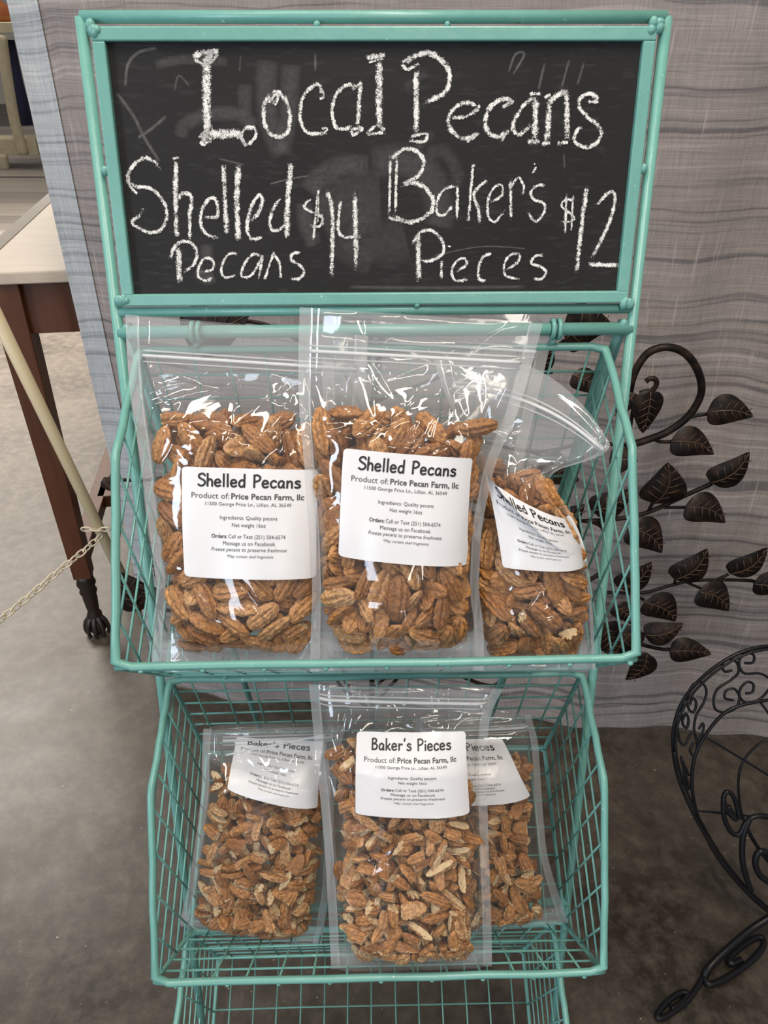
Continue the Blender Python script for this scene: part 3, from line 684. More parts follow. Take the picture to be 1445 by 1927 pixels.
        for it in range(iters):
            sp_ = (p0[:, None] * (1 - tt)[None, :, None] + p1[:, None] * tt[None, :, None]).reshape(-1, 3).astype(np.float32)
            q = (sp_ ** 2).sum(1); D2 = q[:, None] + q[None] - 2 * sp_ @ sp_.T
            I, J = np.nonzero((D2 < (2 * r) ** 2) & (own[:, None] < own[None])); dv = sp_[I] - sp_[J]; dist = np.linalg.norm(dv, axis=1) + 1e-7
            push = dv / dist[:, None] * ((2 * r - dist) * .38)[:, None]
            acc = np.zeros((len(sp_), 3)); np.add.at(acc, I, push); np.add.at(acc, J, -push); acc = np.clip(acc, -.004, .004)
            sp2 = sp_ + acc; sp2[:, 1] -= .00025
            yy = np.clip(sp2[:, 1], v0 * ht + r, s.vfill * ht); wd2 = np.interp(yy / ht, s.vv, s.WD) * .5
            xm = np.maximum(wd2 * s.umax(yy / ht) - r * .9, .002); xx = np.clip(sp2[:, 0], -xm, xm)
            tm = np.maximum(s.tfun(xx / wd2, yy / ht) - r * .95, .0006); zz = np.clip(sp2[:, 2], tm * wmin, tm)
            dlt = np.stack([xx, yy, zz], 1) - sp_; dlt = dlt.reshape(N, nsp, 3)
            w0 = (1 - tt)[None, :, None]; w1 = tt[None, :, None]
            p0 = p0 + (dlt * w0).sum(1) / w0.sum(); p1 = p1 + (dlt * w1).sum(1) / w1.sum()
            mid = (p0 + p1) / 2; a = p1 - p0; a /= np.linalg.norm(a, axis=1)[:, None] + 1e-9; p0, p1 = mid - a * L / 2, mid + a * L / 2
        return (p0 + p1) / 2, a
    def nuts(s, N, kind, L, r, wmin=-1):
        c, ax = s.pack(N, kind, L, r, wmin=wmin); ht = s.HT; out = []
        v = c[:, 1] / ht; wd = np.interp(v, s.vv, s.WD) * .5; u = np.clip(c[:, 0] / wd, -1, 1)
        Pw = s.samp(s.P, u, v); Nw = s.samp(s.N, u, v); e = 1e-2
        dU = s.samp(s.P, u + e, v) - s.samp(s.P, u - e, v); dV = s.samp(s.P, u, v + e) - s.samp(s.P, u, v - e)
        dU /= np.linalg.norm(dU, axis=1)[:, None] + 1e-9; dV /= np.linalg.norm(dV, axis=1)[:, None] + 1e-9
        front = c[:, 2] / np.maximum(s.tfun(u, v), .004)
        lib = HALF if kind == 'half' else PIECE
        for i in range(N):
            X = Vector(dU[i] * ax[i, 0] + dV[i] * ax[i, 1] + Nw[i] * ax[i, 2]).normalized(); Z = Vector(Nw[i])
            Z = (Z - X * Z.dot(X)).normalized(); ang = s.rs.normal() * .75 + (math.pi if s.rs.rand() < .3 else 0)
            Z = Matrix.Rotation(ang, 3, X) @ Z; Y = Z.cross(X); M = Matrix((X, Y, Z)).transposed().to_4x4()
            sc = s.rs.uniform(.88, 1.06); M = Matrix.Translation(Pw[i] + Nw[i] * c[i, 2]) @ M @ Matrix.Scale(sc, 4)
            k = s.rs.randint(len(lib)) if kind == 'piece' or s.rs.rand() < .12 else s.rs.randint(7)
            out.append((front[i], k, M))
        return out
# stroke letters for the rounded hand-style heading
GL = {'S': (.62, [[(.55,.84),(.42,.98),(.22,.97),(.07,.84),(.1,.66),(.3,.54),(.5,.42),(.56,.24),(.42,.05),(.2,0),(.02,.1)]]),
'h': (.55, [[(.07,1),(.07,.5),(.07,0)],[(.07,.36),(.2,.54),(.36,.52),(.43,.36),(.44,0)]]), 'e': (.56, [[(.05,.28),(.44,.32),(.38,.5),(.24,.56),(.09,.48),(.03,.26),(.1,.06),(.26,0),(.45,.07)]]),
'l': (.24, [[(.09,1),(.09,.5),(.09,0)]]), 'd': (.58, [[(.45,1),(.45,.5),(.45,0)],[(.45,.42),(.3,.55),(.12,.48),(.04,.26),(.1,.06),(.26,0),(.44,.16)]]), 'P': (.62, [[(.08,.95),(.08,.5),(.08,0)],[(.05,.95),(.3,.98),(.52,.84),(.5,.62),(.32,.49),(.1,.46)]]),
'c': (.52, [[(.44,.46),(.3,.56),(.12,.48),(.03,.26),(.12,.05),(.28,0),(.44,.09)]]), 'a': (.57, [[(.44,.46),(.28,.56),(.1,.46),(.04,.24),(.12,.04),(.3,.05),(.42,.3),(.44,.52),(.43,.2),(.47,0)]]),
'n': (.56, [[(.07,.54),(.08,.3),(.07,0)],[(.08,.34),(.22,.52),(.38,.5),(.43,.34),(.44,0)]]), 's': (.5, [[(.4,.5),(.24,.56),(.08,.46),(.16,.34),(.36,.26),(.42,.12),(.26,0),(.05,.05)]]),
'B': (.64, [[(.08,.96),(.08,.5),(.08,0)],[(.06,.95),(.32,.97),(.46,.8),(.32,.6),(.1,.53)],[(.1,.53),(.4,.5),(.54,.3),(.4,.06),(.06,.02)]]), 'k': (.54, [[(.08,1),(.08,.5),(.08,0)],[(.42,.54),(.25,.36),(.1,.25)],[(.18,.3),(.32,.14),(.46,0)]]),
'r': (.46, [[(.08,.54),(.09,.3),(.08,0)],[(.09,.32),(.22,.5),(.4,.5)]]), 'i': (.22, [[(.09,.52),(.09,.26),(.09,0)],[(.085,.76),(.095,.78),(.09,.8)]]), "'": (.22, [[(.12,1),(.1,.9),(.07,.8)]]), ' ': (.42, [])}
def heading(txt, x0, x1, yc, h):
    V, F = [], []; w = sum(GL[c][0] + .07 for c in txt); x = 0
    for c in txt:
        for st_ in GL[c][1]: ribbon2d([np.array([(x + p[0]), p[1]]) for p in st_], .16, V, F, cols=2, sm=5, round_cap=True)
        x += GL[c][0] + .07
    V = np.array(V); V[:, 0] = x0 + V[:, 0] / w * (x1 - x0); V[:, 1] = yc + h / 2 - V[:, 1] * h
    return V, F
HEAD = {'S': heading('Shelled Pecans', .125, .885, .115, .115), 'B': heading("Baker's Pieces", .14, .87, .112, .105)}
def text_mesh(txt, bold=False, italic=False):
    cu = bpy.data.curves.new('t', 'FONT'); cu.body = txt; cu.resolution_u = 2; cu.size = 1
    if bold: cu.offset = .022
    if italic: cu.shear = .28
    o = bpy.data.objects.new('t', cu); COL.objects.link(o); dg = bpy.context.evaluated_depsgraph_get(); me = bpy.data.meshes.new_from_object(o.evaluated_get(dg))
    V = np.array([v.co[:2] for v in me.vertices]); F = [tuple(p.vertices) for p in me.polygons]
    bpy.data.objects.remove(o); bpy.data.curves.remove(cu); bpy.data.meshes.remove(me); return V, F
PV, PF = [], []
def put(segs, x0, x1, yc, h):
    X = 0; parts = []
    for (txt, b, i) in segs:
        V, F = text_mesh(txt.strip(), b, i); V = V.copy(); V[:, 0] += X - V[:, 0].min(); X = V[:, 0].max() + .25; parts.append((V, F))
    A = np.concatenate([p[0] for p in parts]); lo, hi = A[:, 0].min(), A[:, 0].max()
    for V, F in parts:
        n = len(PV)
        for v in V: PV.append((x0 + (v[0] - lo) / (hi - lo) * (x1 - x0), yc + h / 2 - v[1] * h / .73))
        PF.extend([tuple(j + n for j in f) for f in F])
put([('Product of:', 0, 0), ('Price Pecan Farm, llc', 1, 0)], .075, .905, .26, .056)
put([('11500 George Price Ln., Lillian, AL 36549', 0, 0)], .18, .815, .335, .033)
put([('Ingredients: Quality pecans', 0, 0)], .29, .715, .455, .036)
put([('Net weight 16oz', 0, 0)], .38, .63, .52, .036)
put([('Orders:', 1, 0), ('Call or Text (251) 504-6574', 0, 0)], .225, .775, .62, .036)
put([('Message us on Facebook', 0, 0)], .31, .70, .68, .036)
put([('Freeze pecans to preserve freshness', 0, 1)], .22, .785, .735, .034)
put([('*May contain shell fragments', 0, 1)], .335, .685, .795, .026)
PRINT = (PV, PF)
pouches = {}
def pouch(key, *a, **k): p = Pouch(*a, **k); pouches[key] = p; return p
g1 = 'large clear pouches in the upper basket'; g2 = 'clear pouches in the middle basket'
p = pouch('UL', [(1, (236,592), (692,632), .632), (.88, (239,672), (690,700), .634), (.74, (246,755), (684,780), .638), (.6, (262,850), (662,855), .642), (.4, (277,970), (640,975), .648), (.18, (296,1110), (625,1115), .660), (.08, (288,1180), (625,1185), .668), (0, (286,1262), (628,1262), .676)], .026, .74, .885, 11)
p.make('clear zip pouch of pecan halves at the left of the upper basket, Shelled Pecans label', [(346,877), (600,882), (596,1084), (349,1081)], 'S', 0, group=g1, zipx=(-.86, .92))
p = pouch('UB', [(1, (607,549), (1046,598), .680), (.85, (604,650), (1030,672), .692), (.6, (612,850), (985,860), .70), (.3, (620,1050), (945,1055), .71), (0, (625,1225), (925,1225), .715)], .020, .66, .87, 12)
p.make('clear pouch standing behind the centre pouch of the upper basket, its mouth rising higher', None, 'S', 0, group=g1, wr=14)
p = pouch('UR', [(1, (815,676), (1148,836), .640, .600, (26, -62)), (.9, (830,722), (1144,850), .640, .600, (18, -30)), (.78, (862,800), (1108,868), .640, .612, (0, 6)), (.68, (896,850), (1022,890), .640, .622, (0, 0)), (.60, (902,900), (1045,925), .642, .63), (.5, (903,960), (1080,975), .645, .635), (.38, (899,1030), (1102,1030), .650, .645), (.18, (893,1130), (1114,1130), .66, .66), (0, (888,1262), (1121,1260), .676, .676)], .027, .64, .895, 13, seal=.93)
p.crease = lambda a, b: .003 + .010 * np.exp(-np.abs((a - .18) - .9 * b) / .10) * np.clip(1 - b * 1.4, 0, 1) + .003 * np.exp(-np.abs((a - .40) - .9 * b) / .10) * np.clip(1 - b * 1.4, 0, 1)
p.make('clear pouch at the right of the upper basket, its empty top flopped to the right', [(914,884), (1078,966), (1103,1053), (946,1062)], 'S', 0, group=g1, zipx=(-.9, .97))
p = pouch('UC', [(1, (564,578), (1021,609), .594), (.88, (561,668), (1000,690), .603), (.74, (562,760), (972,785), .607), (.6, (571,860), (932,868), .615), (.4, (583,985), (906,990), .622), (.18, (588,1115), (900,1120), .636), (.08, (585,1180), (912,1180), .646), (0, (583,1264), (910,1262), .658)], .027, .76, .89, 14)
p.make('clear zip pouch of pecan halves front and centre in the upper basket, Shelled Pecans label', [(647,841), (891,862), (881,1058), (638,1043)], 'S', 0, group=g1)
p = pouch('LL', [(1, (383,1371), (650,1364), .80), (.9, (380,1415), (641,1405), .80), (.75, (380,1485), (632,1480), .805), (.5, (369,1575), (624,1590), .82), (.25, (355,1665), (620,1680), .84), (0, (336,1742), (604,1777), .862)], .031, .90, .955, 15)
p.make("clear pouch at the left of the middle basket, its top folded over the label", [(446,1384), (608,1392), (598,1514), (428,1482)], 'B', 0, group=g2, wr=16, zipx=(-.7, .9))
p = pouch('LR', [(1, (782,1352), (998,1344), .80), (.85, (778,1410), (1013,1395), .80), (.6, (775,1500), (1019,1500), .812), (.35, (772,1600), (1028,1605), .828), (.2, (770,1665), (1045,1665), .842), (0, (766,1760), (1069,1736), .862)], .031, .86, .94, 16)
p.make("clear pouch at the right of the middle basket, half hidden behind the centre pouch", [(762,1388), (943,1387), (996,1494), (806,1500)], 'B', 0, group=g2, wr=14)
p = pouch('LC', [(1, (581,1288), (948,1296), .688), (.93, (585,1325), (922,1335), .690), (.8, (592,1400), (916,1412), .700), (.6, (603,1505), (917,1515), .712), (.4, (612,1610), (920,1615), .722), (.2, (618,1715), (924,1718), .734), (0, (623,1823), (926,1818), .750)], .026, .87, .955, 17)
p.make("clear pouch of pecan pieces front and centre in the middle basket, Baker's Pieces label", [(671,1371), (875,1373), (883,1524), (668,1525)], 'B', 0, group=g2)
# folded-over top of the left middle pouch
q = pouches['LL']; m = MB(); nA, nB = 40, 20; C4 = [np.array(at(384, 1372, .79)), np.array(at(640, 1366, .79)), np.array(at(632, 1500, .765)), np.array(at(405, 1440, .765))]
for i in range(nB):
    for j in range(nA):
        a, b = j / (nA - 1), i / (nB - 1); v = C4[0] * (1 - a) * (1 - b) + C4[1] * a * (1 - b) + C4[2] * a * b + C4[3] * (1 - a) * b
        v = v + np.array([0, -1, .6]) * (.010 * math.sin(math.pi * b) + .003 * math.sin(a * 9 + b * 3) + .002 * math.sin(a * 21)); m.v.append(tuple(v))
m.f = [(i * nA + j, i * nA + j + 1, (i + 1) * nA + j + 1, (i + 1) * nA + j) for i in range(nB - 1) for j in range(nA - 1)]; m.at = {'haze': [.10] * len(m.v)}; m.build('folded_top', M_FILM, q.root)
m = MB(); m.tube(smooth_path([at(425, 1421, .765), at(500, 1405, .762), at(612, 1383, .765)], 8), .0012, 8); m.at = {'haze': [.5] * len(m.v)}; m.build('zip_seal', M_ZIP, q.root)
# --- fill the pouches
BN = {'UL': 'pecan half in the left upper pouch', 'UB': 'pecan half in the rear upper pouch behind the centre one', 'UC': 'pecan half in the front centre upper pouch', 'UR': 'pecan half in the right upper pouch',
      'LL': 'pecan piece in the left lower pouch', 'LR': 'pecan piece in the right lower pouch', 'LC': 'pecan piece in the front centre lower pouch'}
def fill(keys, kind, L, r, counts, lib, meshes, name, caps):
    rest = []
    for k in keys:
        lst = sorted(pouches[k].nuts(counts[k], kind, L, r), key=lambda t: -t[0])
        for f, i, M in lst[:caps[k]]:
            o = bpy.data.objects.new(name, meshes[i]); link(o); o.matrix_world = M
            zone = ''
            if getattr(pouches[k], 'luv', None):
                lc = np.array(proj(pouches[k].lmap([0, 1, 1, 0], [0, 0, 1, 1], 0))); qx, qy = proj(np.array([M.translation[:]]))[0]
                zone = ', above the paper label' if qy < lc[:2, 1].mean() else ', below the paper label' if qy > lc[2:, 1].mean() else ', left of the paper label' if qx < lc[[0, 3], 0].mean() else ', right of the paper label' if qx > lc[[1, 2], 0].mean() else ', behind the paper label'
            tag(o, 'brown ' + BN[k] + zone, 'pecan', ('pecan halves' if kind == 'half' else 'pecan pieces') + BN[k][10 if kind == 'half' else 11:] + zone)
        rest += lst[caps[k]:]
    V, F, A = [], [], []; n = 0
    for f, i, M in rest:
        v, fc, fl = lib[i]; Mn = np.array(M); V.append(v @ Mn[:3, :3].T + Mn[:3, 3]); F.append(np.array(fc) + n); A.append(fl); n += len(v)
    V = np.concatenate(V); F = np.concatenate(F); m = MB(); m.v = V.tolist(); m.f = F.tolist(); m.at = {'flesh': np.concatenate(A)}
    o = m.build(name + '_pile', M_PECAN); tag(o, ('brown pecan halves' if kind == 'half' else 'small brown pecan pieces') + ' packed deeper inside the clear pouches', 'pecans', kind='stuff')
fill(['UL', 'UB', 'UC', 'UR'], 'half', .0185, .0068, {'UL': 180, 'UB': 70, 'UC': 185, 'UR': 125}, HALF, HALFM, 'pecan_half', {'UL': 100, 'UB': 15, 'UC': 110, 'UR': 75})
fill(['LL', 'LR', 'LC'], 'piece', .0120, .0052, {'LL': 400, 'LR': 380, 'LC': 430}, PIECE, PIECEM, 'pecan_piece', {'LL': 90, 'LR': 60, 'LC': 150})
# ------------------------------------------------------------------ curtain
def cur(x, z, lift=0):
    y0 = 1.27 - (x + .55) * .115
    f = .010 * math.sin(x * 9 + 1.2) + .006 * math.sin(x * 23 + z * 1.3) + .004 * math.sin(x * 41 - z * 2) + .004 * math.sin(z * 6 + x * 3)
    f += .012 * math.exp(-((x + .50) / .05) ** 2)
    return Vector((x, y0 + f + .05, z))
mc = MB(); mh = MB()
root = empty('curtain', cur(.3, .0), 'long grey striped linen curtain hanging behind the stand down to the floor', 'curtain')
def sheet(m, x0, x1, nx, nz_, dy=0, zb=.006):
    for i in range(nz_):
        for j in range(nx):
            x = x0 + (x1 - x0) * j / (nx - 1); z = zb + (2.3 - zb) * i / (nz_ - 1)
            p = cur(x, z); p.y += dy; m.v.append(tuple(p))
    m.f = [(i * nx + j, i * nx + j + 1, (i + 1) * nx + j + 1, (i + 1) * nx + j) for i in range(nz_ - 1) for j in range(nx - 1)]
sheet(mc, -.505, 1.5, 200, 70); mc.build('curtain_panel', M_CURT, root)
sheet(mh, -.545, -.500, 8, 70, -.003); mh.build('side_hem', M_HEM, root)
mh = MB()
for i in range(10):
    for j in range(150): p = cur(-.545 + 2.045 * j / 149, .004 + .075 * i / 9); p.y -= .0025; mh.v.append(tuple(p))
mh.f = [(i * 150 + j, i * 150 + j + 1, (i + 1) * 150 + j + 1, (i + 1) * 150 + j) for i in range(9) for j in range(149)]; mh.build('bottom_hem', M_CURT, root)
# ------------------------------------------------------------------ leaf decor
dec = empty('leaf_trellis', at_y(700, 1260, 1.13), 'dark bronzed iron branch ornament with veined leaves standing before the curtain', 'ornament')
def Zp(x, y): return (1100 + x / 2.603, 560 + y / 2.603)
YD = 1.12
def dpt(px, py, dy=0): Y = YD - (px / 1445) * .05 + dy; return at_y(px, py, Y)
def stem(pts, r, zoomed=True, name='stem'):
    m = MB(); P = [dpt(*(Zp(*p) if zoomed else p)) for p in pts]; m.tube(smooth_path(P, 7), r, 8); m.build(name, M_IRON, dec)
def leaf(b, t, wf=.62, bendf=.12, zoomed=True, ang=None):
    if zoomed: b, t = Zp(*b), Zp(*t)
    pb, pt = dpt(*b, -.012), dpt(*t, -.016); ax = pt - pb; L = ax.length; nrm = Vector((random.uniform(-.15, .15), -1, random.uniform(.1, .5))).normalized()
    side = ax.normalized().cross(nrm).normalized(); nrm = side.cross(ax.normalized()).normalized()
    if nrm.y > 0: nrm = -nrm
    n, k = 18, 8; m = MB(); V = []
    for i in range(n + 1):
        s_ = i / n; w = L * wf * .62 * (math.sin(math.pi * s_ ** .62) ** .75) * (1 - .25 * s_) if 0 < s_ < 1 else 0.0003
        cb = bendf * L * math.sin(math.pi * s_)
        for j in range(-k, k + 1):
            f = j / k; z_ = .10 * L * (1 - f * f) * math.sin(math.pi * min(1, s_ + .1)) * .8
            V.append(pb + ax * s_ + side * (cb + w * f) + nrm * z_)
    W_ = 2 * k + 1; F_ = [(i * W_ + j, i * W_ + j + 1, (i + 1) * W_ + j + 1, (i + 1) * W_ + j) for i in range(n) for j in range(W_ - 1)]
    off = len(V); V += [v - nrm * .0012 for v in V]; F_ += [tuple(reversed([q + off for q in f])) for f in list(F_)]
    m.add(V, F_); lf = m.build('leaf', M_IRON, dec)
    m = MB(); cen = [pb + ax * s_ + side * bendf * L * math.sin(math.pi * s_) + nrm * (.08 * L * math.sin(math.pi * min(1, s_ + .1)) + .0008) for s_ in np.linspace(.02, .97, 12)]
    m.tube(cen, .0011, 6)
    for s_ in np.linspace(.16, .78, 5):
        c = pb + ax * s_ + side * bendf * L * math.sin(math.pi * s_) + nrm * (.08 * L * math.sin(math.pi * min(1, s_ + .1)) + .0006); w = L * wf * .62 * (math.sin(math.pi * s_ ** .62) ** .75) * (1 - .25 * s_)
        for sg in (-1, 1):
            e = c + side * sg * w * .64 + ax * .13 - nrm * (.08 * L * .55 * math.sin(math.pi * min(1, s_ + .1))); m.tube([c, (c + e) / 2 + nrm * .0014, e], .0008, 5)
    m.build('vein', M_VEIN, lf)
stem([(200,728),(290,702),(400,660),(500,588),(560,500),(572,420),(540,330),(480,265),(400,243),(320,265),(270,320),(235,395),(215,480),(190,560)], .0060)
stem([(505,588),(550,578),(600,570)], .0028); stem([(330,690),(370,706),(430,706)], .0028)
stem([(625,910),(480,975),(300,1055),(150,1085),(0,1095)], .0038); stem([(390,1028),(490,1028)], .0026); stem([(310,1050),(335,1000)], .0028)
stem([(835,1395),(795,1385),(550,1385),(420,1410),(290,1445),(150,1445),(50,1440)], .0030); stem([(440,1395),(445,1380)], .0026); stem([(650,1380),(705,1355)], .0026); stem([(500,1395),(570,1425)], .0024)
stem([(415,1722),(375,1722),(280,1700),(200,1670),(130,1640),(60,1560)], .0036); stem([(290,1480),(250,1460)], .0026)
stem([(300,412),(318,398),(345,400),(352,425),(330,455),(290,462),(270,470)], .0040)
stem([(20,1090),(90,1130),(110,1230),(80,1340),(20,1385)], .0040)
for b, t, w, bf in [((600,560),(826,582),.62,-.1), ((422,705),(634,768),.60,-.12), ((614,905),(808,758),.60,.12), ((492,1025),(690,1103),.62,-.14), ((338,1008),(408,810),.78,.14), ((320,455),(285,665),.62,.0),
                    ((212,1130),(380,1250),.66,-.14), ((436,1378),(602,1232),.62,.12), ((708,1350),(896,1226),.6,.12), ((556,1440),(708,1536),.68,-.14), ((828,1400),(1010,1440),.62,-.08), ((295,1490),(446,1586),.70,-.14),
                    ((162,1420),(328,1298),.62,.12), ((290,1650),(484,1597),.58,.10), ((414,1730),(622,1746),.54,-.06), ((305,1740),(202,1874),.62,-.14), ((145,1510),(232,1600),.6,-.1), ((120,800),(262,800),.9,-.05), ((30,1040),(235,940),.62,.1), ((110,1590),(160,1760),.55,.1), ((-120,1080),(0,1230),.6,.1), ((-60,380),(75,480),.6,-.1)]:
    leaf(b, t, w, bf)
leaf((1062, 640), (1158, 618), .8, -.25, False)
for b, t, w in [((340,625),(470,590),.6), ((262,1150),(222,1076),.6), ((300,1145),(262,1098),.6), ((196,900),(216,925),.7), ((620,640),(700,600),.6), ((1010,700),(1035,640),.5), ((1195,740),(1160,790),.5), ((1020,860),(1090,905),.6), ((1030,990),(1100,950),.6), ((1195,1180),(1150,1250),.6)]:
    leaf(b, t, w, .08, False)
stem([(690,1330),(640,1290),(625,1240),(560,1180),(440,1140),(330,1150),(250,1130)], .0036, False); stem([(700,1330),(740,1285),(790,1240),(860,1270),(930,1290),(960,1250),(1100,1150)], .0036, False)
stem([(700,1330),(698,1100),(690,900),(720,620)], .0050, False); stem([(640,1262),(655,1290),(690,1300),(720,1280),(735,1262)], .003, False)
for q in ([(692,800),(640,690),(560,640),(470,605),(345,624)], [(692,840),(600,800),(450,850),(300,900),(196,901)], [(695,980),(560,1000),(380,1060),(262,1146)], [(700,620),(692,700)],
          [(694,760),(800,720),(900,690),(1010,700),(1040,700)], [(1010,700),(1040,660),(1062,640)], [(694,820),(850,820),(1000,850),(1100,835),(1180,838)], [(1000,850),(1022,860)], [(1180,838),(1188,790),(1195,742)],
          [(1030,990),(1100,980)], [(694,960),(850,960),(980,980),(1100,980)], [(1150,1190),(1195,1182)]): stem(q, .003, False)
m = MB(); m.tube([dpt(700, 1330), Vector((dpt(700, 1330).x, dpt(700, 1330).y, .03))], .005, 8); m.tube([Vector((dpt(700, 1330).x + k * .12, 1.10, .006)) for k in (-1, 0, 1)], .006, 8); m.build('foot', M_IRON, dec)
m = MB(); m.tube([Vector((dpt(700, 1330).x, dpt(700, 1330).y, .03)), Vector((dpt(700, 1330).x, 1.10, .006))], .005, 8); m.build('foot', M_IRON, dec)
# ------------------------------------------------------------------ black iron wheel stand, lower right
pl_n = Vector((0, 1, -.42)).normalized(); pl_p = Vector((0, .75, 0))
def Zq(x, y): return (1180 + x / 2.581, 1180 + y / 2.581)
def wpt(x, y, lift=0): return at_plane(*Zq(x, y), pl_p + Vector((0, -lift, 0)), pl_n)
ws = empty('scrollwork_wheel_planter', at_z(1400, 1800, 0), 'black wrought iron wheel with scrollwork rim and curled feet at the lower right', 'planter')
def wst(pts, r, nm, lift=0, closed=False): m = MB(); m.tube(smooth_path([wpt(x, y, lift) for x, y in pts], 7), r, 8); m.build(nm, M_BLACK, ws)
OUT = [(900,150),(790,105),(684,93),(560,120),(440,185),(330,280),(260,380),(226,490),(224,600),(245,720),(290,840),(350,960),(440,1110),(560,1260),(684,1372),(800,1440)]
wst(OUT, .0031, 'outer_ring'); wst([(x + 14 + (6 if y > 700 else 0), y + 14 - (10 if y > 700 else 0)) for x, y in OUT[1:]], .0022, 'outer_ring', .012)
wst([(x + 4, y + 8) for x, y in OUT[8:]], .0028, 'outer_ring', .02)
wst([(820,390),(750,358),(684,355),(560,378),(470,420),(390,510),(335,610),(315,720),(325,850),(370,990),(460,1150),(600,1310),(720,1410)], .0030, 'inner_ring')
wst([(760,530),(684,545),(620,585),(560,660),(540,760),(555,900),(600,1020),(684,1140),(760,1200)], .0022, 'hub_ring')
for s_ in ([(382,535),(540,630),(760,765)], [(340,892),(540,912),(760,940)], [(650,370),(700,440),(760,560)], [(560,920),(620,1040),(700,1150)]): wst(s_, .0020, 'spoke')
for s_ in ([(510,210),(472,215),(462,180),(490,155),(530,170),(540,220),(500,260),(440,300),(420,350),(430,400),(480,415),(530,390),(545,340),(520,300),(480,310),(475,345),(515,355)],
           [(570,175),(610,172),(615,138),(582,125),(550,150),(545,190),(570,225),(640,225),(684,245),(720,280)], [(575,322),(608,315),(612,278),(582,268),(550,300),(550,345),(590,370),(650,345),(690,300)],
           [(305,375),(320,345),(335,370),(325,410),(300,400),(292,340),(320,280),(360,268),(385,310),(370,370),(335,430),(325,500),(345,550),(370,500),(367,468),(348,495)],
           [(270,450),(285,420),(298,450),(290,488),(270,470),(265,400),(285,375)], [(245,490),(255,550),(280,572),(310,515),(330,520),(340,580),(325,625),(305,600),(322,560)], [(262,625),(275,700),(285,760),(300,790)], [(255,740),(300,780),(262,640),(300,720)]):
    wst(s_, .0022, 'scroll')
wst([(490,870),(525,930),(505,915),(480,880),(468,830),(485,800),(515,820),(535,880),(545,930)], .0042, 'curl', .03)
wst([(468,830),(470,920),(505,995),(545,1005),(580,945),(640,917),(760,930)], .0044, 'curl', .03); wst([(590,940),(562,1020),(562,1150),(600,1280)], .0052, 'curl', .03); wst([(700,1245),(645,1205),(622,1145),(640,1092),(684,1100),(720,1160)], .0055, 'curl', .03)
def fst(pts, r, nm, z0=.008, z1=.008):
    n = len(pts); m = MB(); m.tube(smooth_path([at_z(*Zq(*p), z0 + (z1 - z0) * i / (n - 1)) for i, p in enumerate(pts)], 7), r, 10); m.build(nm, M_BLACK, ws)
fst([(760,1360),(684,1415),(600,1470),(480,1570),(400,1650),(375,1692)], .0062, 'leg', .07, .012)
fst([(375,1690),(335,1755),(290,1815),(210,1878),(155,1900),(150,1875),(200,1815),(262,1775),(292,1782),(270,1820),(215,1855)], .0046, 'foot')
fst([(375,1700),(400,1735),(470,1710),(580,1640),(655,1560),(660,1515),(625,1508),(550,1555),(500,1605),(508,1635),(555,1615)], .0052, 'foot', .01, .01)
# ------------------------------------------------------------------ antique table at left
pf = at_z(187, 1190, 0); ca, sa = math.cos(math.radians(8)), math.sin(math.radians(8))
ex = Vector((ca, sa, 0)); ey = Vector((-sa, ca, 0)); ez = Vector((0, 0, 1))
HTB = at_y(0, 508, pf.y - .02).z
tb = empty('side_table', pf, 'antique dark red wood table with a pale whitewashed top and carved claw feet', 'table')
m = MB(); m.box(pf + ex * .38 + ey * .42 + ez * (HTB - .012), ex * .43, ey * .46, ez * .012); m.build('table_top', M_TOP, tb, False, .003)
m = MB(); m.box(pf + ex * -.055 + ey * .42 + ez * (HTB - .011), ex * .016, ey * .462, ez * .0125); m.build('edge_band', M_EDGE, tb, False)
LW, LD = .60, .62
for i, (a, b) in enumerate([(0, 0), (LW, 0), (0, LD), (LW, LD)]):
    base = pf + ex * a + ey * b; m = MB(); n0 = len(m.v); w1, w0 = .031, .021; zb, zt = .19, HTB - .024
    vs = [base + ex * (sx * w) + ey * (sy * w) + ez * z for z, w in ((zb, w0), (zt, w1)) for sx, sy in ((-1, -1), (1, -1), (1, 1), (-1, 1))]
    m.add(vs, [(3, 2, 1, 0), (4, 5, 6, 7), (0, 1, 5, 4), (1, 2, 6, 5), (2, 3, 7, 6), (3, 0, 4, 7)]); lg = m.build('leg', M_WOOD, tb, False, .002)
    m = MB(); m.rev(base, [(.012, .05), (.018, .055), (.019, .065), (.014, .075), (.016, .09), (.018, .12), (.017, .125), (.022, .14), (.018, .15), (.024, .165), (.020, .18), (.022, .192)], 16)
    m.blob(base + ez * .028, .024, .024, .028, 14)
    for k in range(5):
        a_ = math.radians(-90 + (k - 2) * 38); dv = ex * math.cos(a_) + ey * math.sin(a_)
        m.tube(smooth_path([base + ez * .062 + dv * .008, base + ez * .045 + dv * .024, base + ez * .02 + dv * .030, base + ez * .004 + dv * .026], 4), .0075, 8, r1=.004)
    m.build('claw_foot', M_FOOT, lg)
for c, a_, l in ((ex * LW / 2, ex, LW / 2), (ex * LW / 2 + ey * LD, ex, LW / 2), (ey * LD / 2, ey, LD / 2), (ex * LW + ey * LD / 2, ey, LD / 2)):
    oth = ey if a_ is ex else ex; m = MB(); m.box(pf + c + ez * (HTB - .078), a_ * l, oth * .012, ez * .054); m.build('apron', M_WOOD, tb, False, .001)
m = MB(); m.box(pf + ex * LW / 2 + ey * LD / 2 + ez * .24, ex * (LW / 2), ey * .05, ez * .018); m.build('stretcher', M_WOOD, tb, False, .002)
for a in (0, LW): m = MB(); m.box(pf + ex * a + ey * LD / 2 + ez * .24, ex * .02, ey * LD / 2, ez * .018); m.build('stretcher', M_WOOD, tb, False, .002)
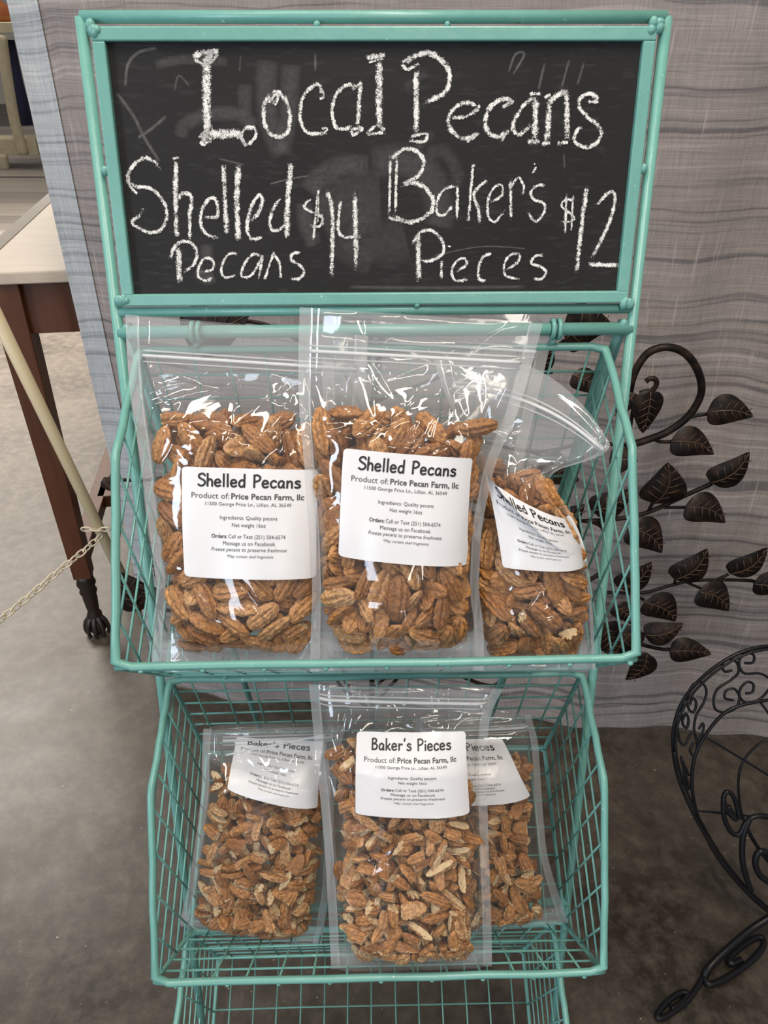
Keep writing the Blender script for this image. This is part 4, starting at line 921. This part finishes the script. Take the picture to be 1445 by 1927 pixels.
# ------------------------------------------------------------------ pole and chain
pb_ = at_z(286, 1201, .0); pt_ = at(-80, 442, 1.22)
m = MB(); m.tube([pb_, (pb_ + pt_) / 2, pt_], .0118, 14); po = m.build('barrier_pole', M_POLE); tag(po, 'cream plastic pole slanting in front of the dark table legs', 'pole')
ch = empty('plastic_chain', at(190, 1000, 1.72), 'off white plastic chain looped round the cream pole and running down left', 'chain')
def link_mesh(c, d, up, L, w, r):
    m = MB(); pts = [c + d * (L * .5 * math.cos(a)) + up * (w * .5 * math.sin(a)) for a in np.linspace(0, 2 * math.pi, 18, endpoint=False)]; m.tube(pts, r, 8, True); m.build('link', M_CHAIN, ch)
cpts = smooth_path([at(196, 1003, 1.70), at(160, 1035, 1.65), at(110, 1075, 1.60), at(60, 1118, 1.55), at(-10, 1175, 1.48), at(-60, 1215, 1.45)], 30)
acc = 0; k = 0; LL_ = .0185
for i in range(1, len(cpts)):
    acc += np.linalg.norm(cpts[i] - cpts[i - 1])
    if acc > LL_:
        acc = 0; d = Vector(cpts[i] - cpts[i - 1]).normalized(); u = d.orthogonal().normalized(); u = Matrix.Rotation(math.radians(40 + 80 * (k % 2)), 3, d) @ u
        link_mesh(Vector(cpts[i]), d, u, .026, .013, .0019); k += 1
link_mesh(at(163, 996, 1.69), Vector((1, 0, 0)), Vector((0, -.3, 1)).normalized(), .024, .014, .0021); link_mesh(at(180, 997, 1.68), Vector((1, 0, -.1)), Vector((0, -1, .3)).normalized(), .024, .013, .0021); link_mesh(at(197, 996, 1.69), Vector((1, 0, .1)), Vector((0, -.3, 1)).normalized(), .024, .013, .0021)
# ------------------------------------------------------------------ far furniture, top left
D0 = 7.6
def fp(px, py, D=D0): return at_y(px, py, D)
fb = empty('painted_bench', at_z(20, 318, 0), 'distressed cream painted wooden bench far off at the upper left', 'bench')
zf = 0
def fy(px, py): return at_z(px, py, 0)
g = fy(15, 318); Yb = g.y
def fb_box(n, x0, y0, x1, y1, dep=.3, mt=M_CREAM):
    a, b = at_y(x0, y0, Yb), at_y(x1, y1, Yb); m = MB(); m.box(((a.x + b.x) / 2, Yb + dep / 2, (a.z + b.z) / 2), (abs(b.x - a.x) / 2, 0, 0), (0, dep / 2, 0), (0, 0, abs(a.z - b.z) / 2)); return m.build(n, mt, fb, False, .005)
fb_box('seat_board', -90, 42, 62, 62, 1.2); fb_box('stretcher', -90, 262, 72, 292, .3)
def fleg(pts, w):
    m = MB(); P = [at_y(x, y, Yb - .02) for x, y in pts]
    m.tube(smooth_path(P, 5), w, 8); m.build('leg', M_CREAM, fb)
fleg([(2, 66), (14, 150), (28, 230), (44, 290)], .055); fleg([(5, 290), (10, 322)], .05); fleg([(-60, 66), (-60, 322)], .06)
m = MB(); m.tube([at_y(14, 75, Yb + .5), at_y(30, 150, Yb + .5), at_y(52, 235, Yb + .5)], .07, 8); ob = m.build('rolled_umbrella', M_NAVY); tag(ob, 'dark navy rolled shape leaning behind the cream bench leg', 'umbrella')
m = MB(); a = at_y(2, 41, Yb + .3); m.rev(a, [(.10, 0), (.11, .05), (.09, .14), (.05, .17), (.05, .24)], 14); ob = m.build('amber_jar', M_AMBER); tag(ob, 'amber brown jar standing on the cream bench at the top left corner', 'jar')
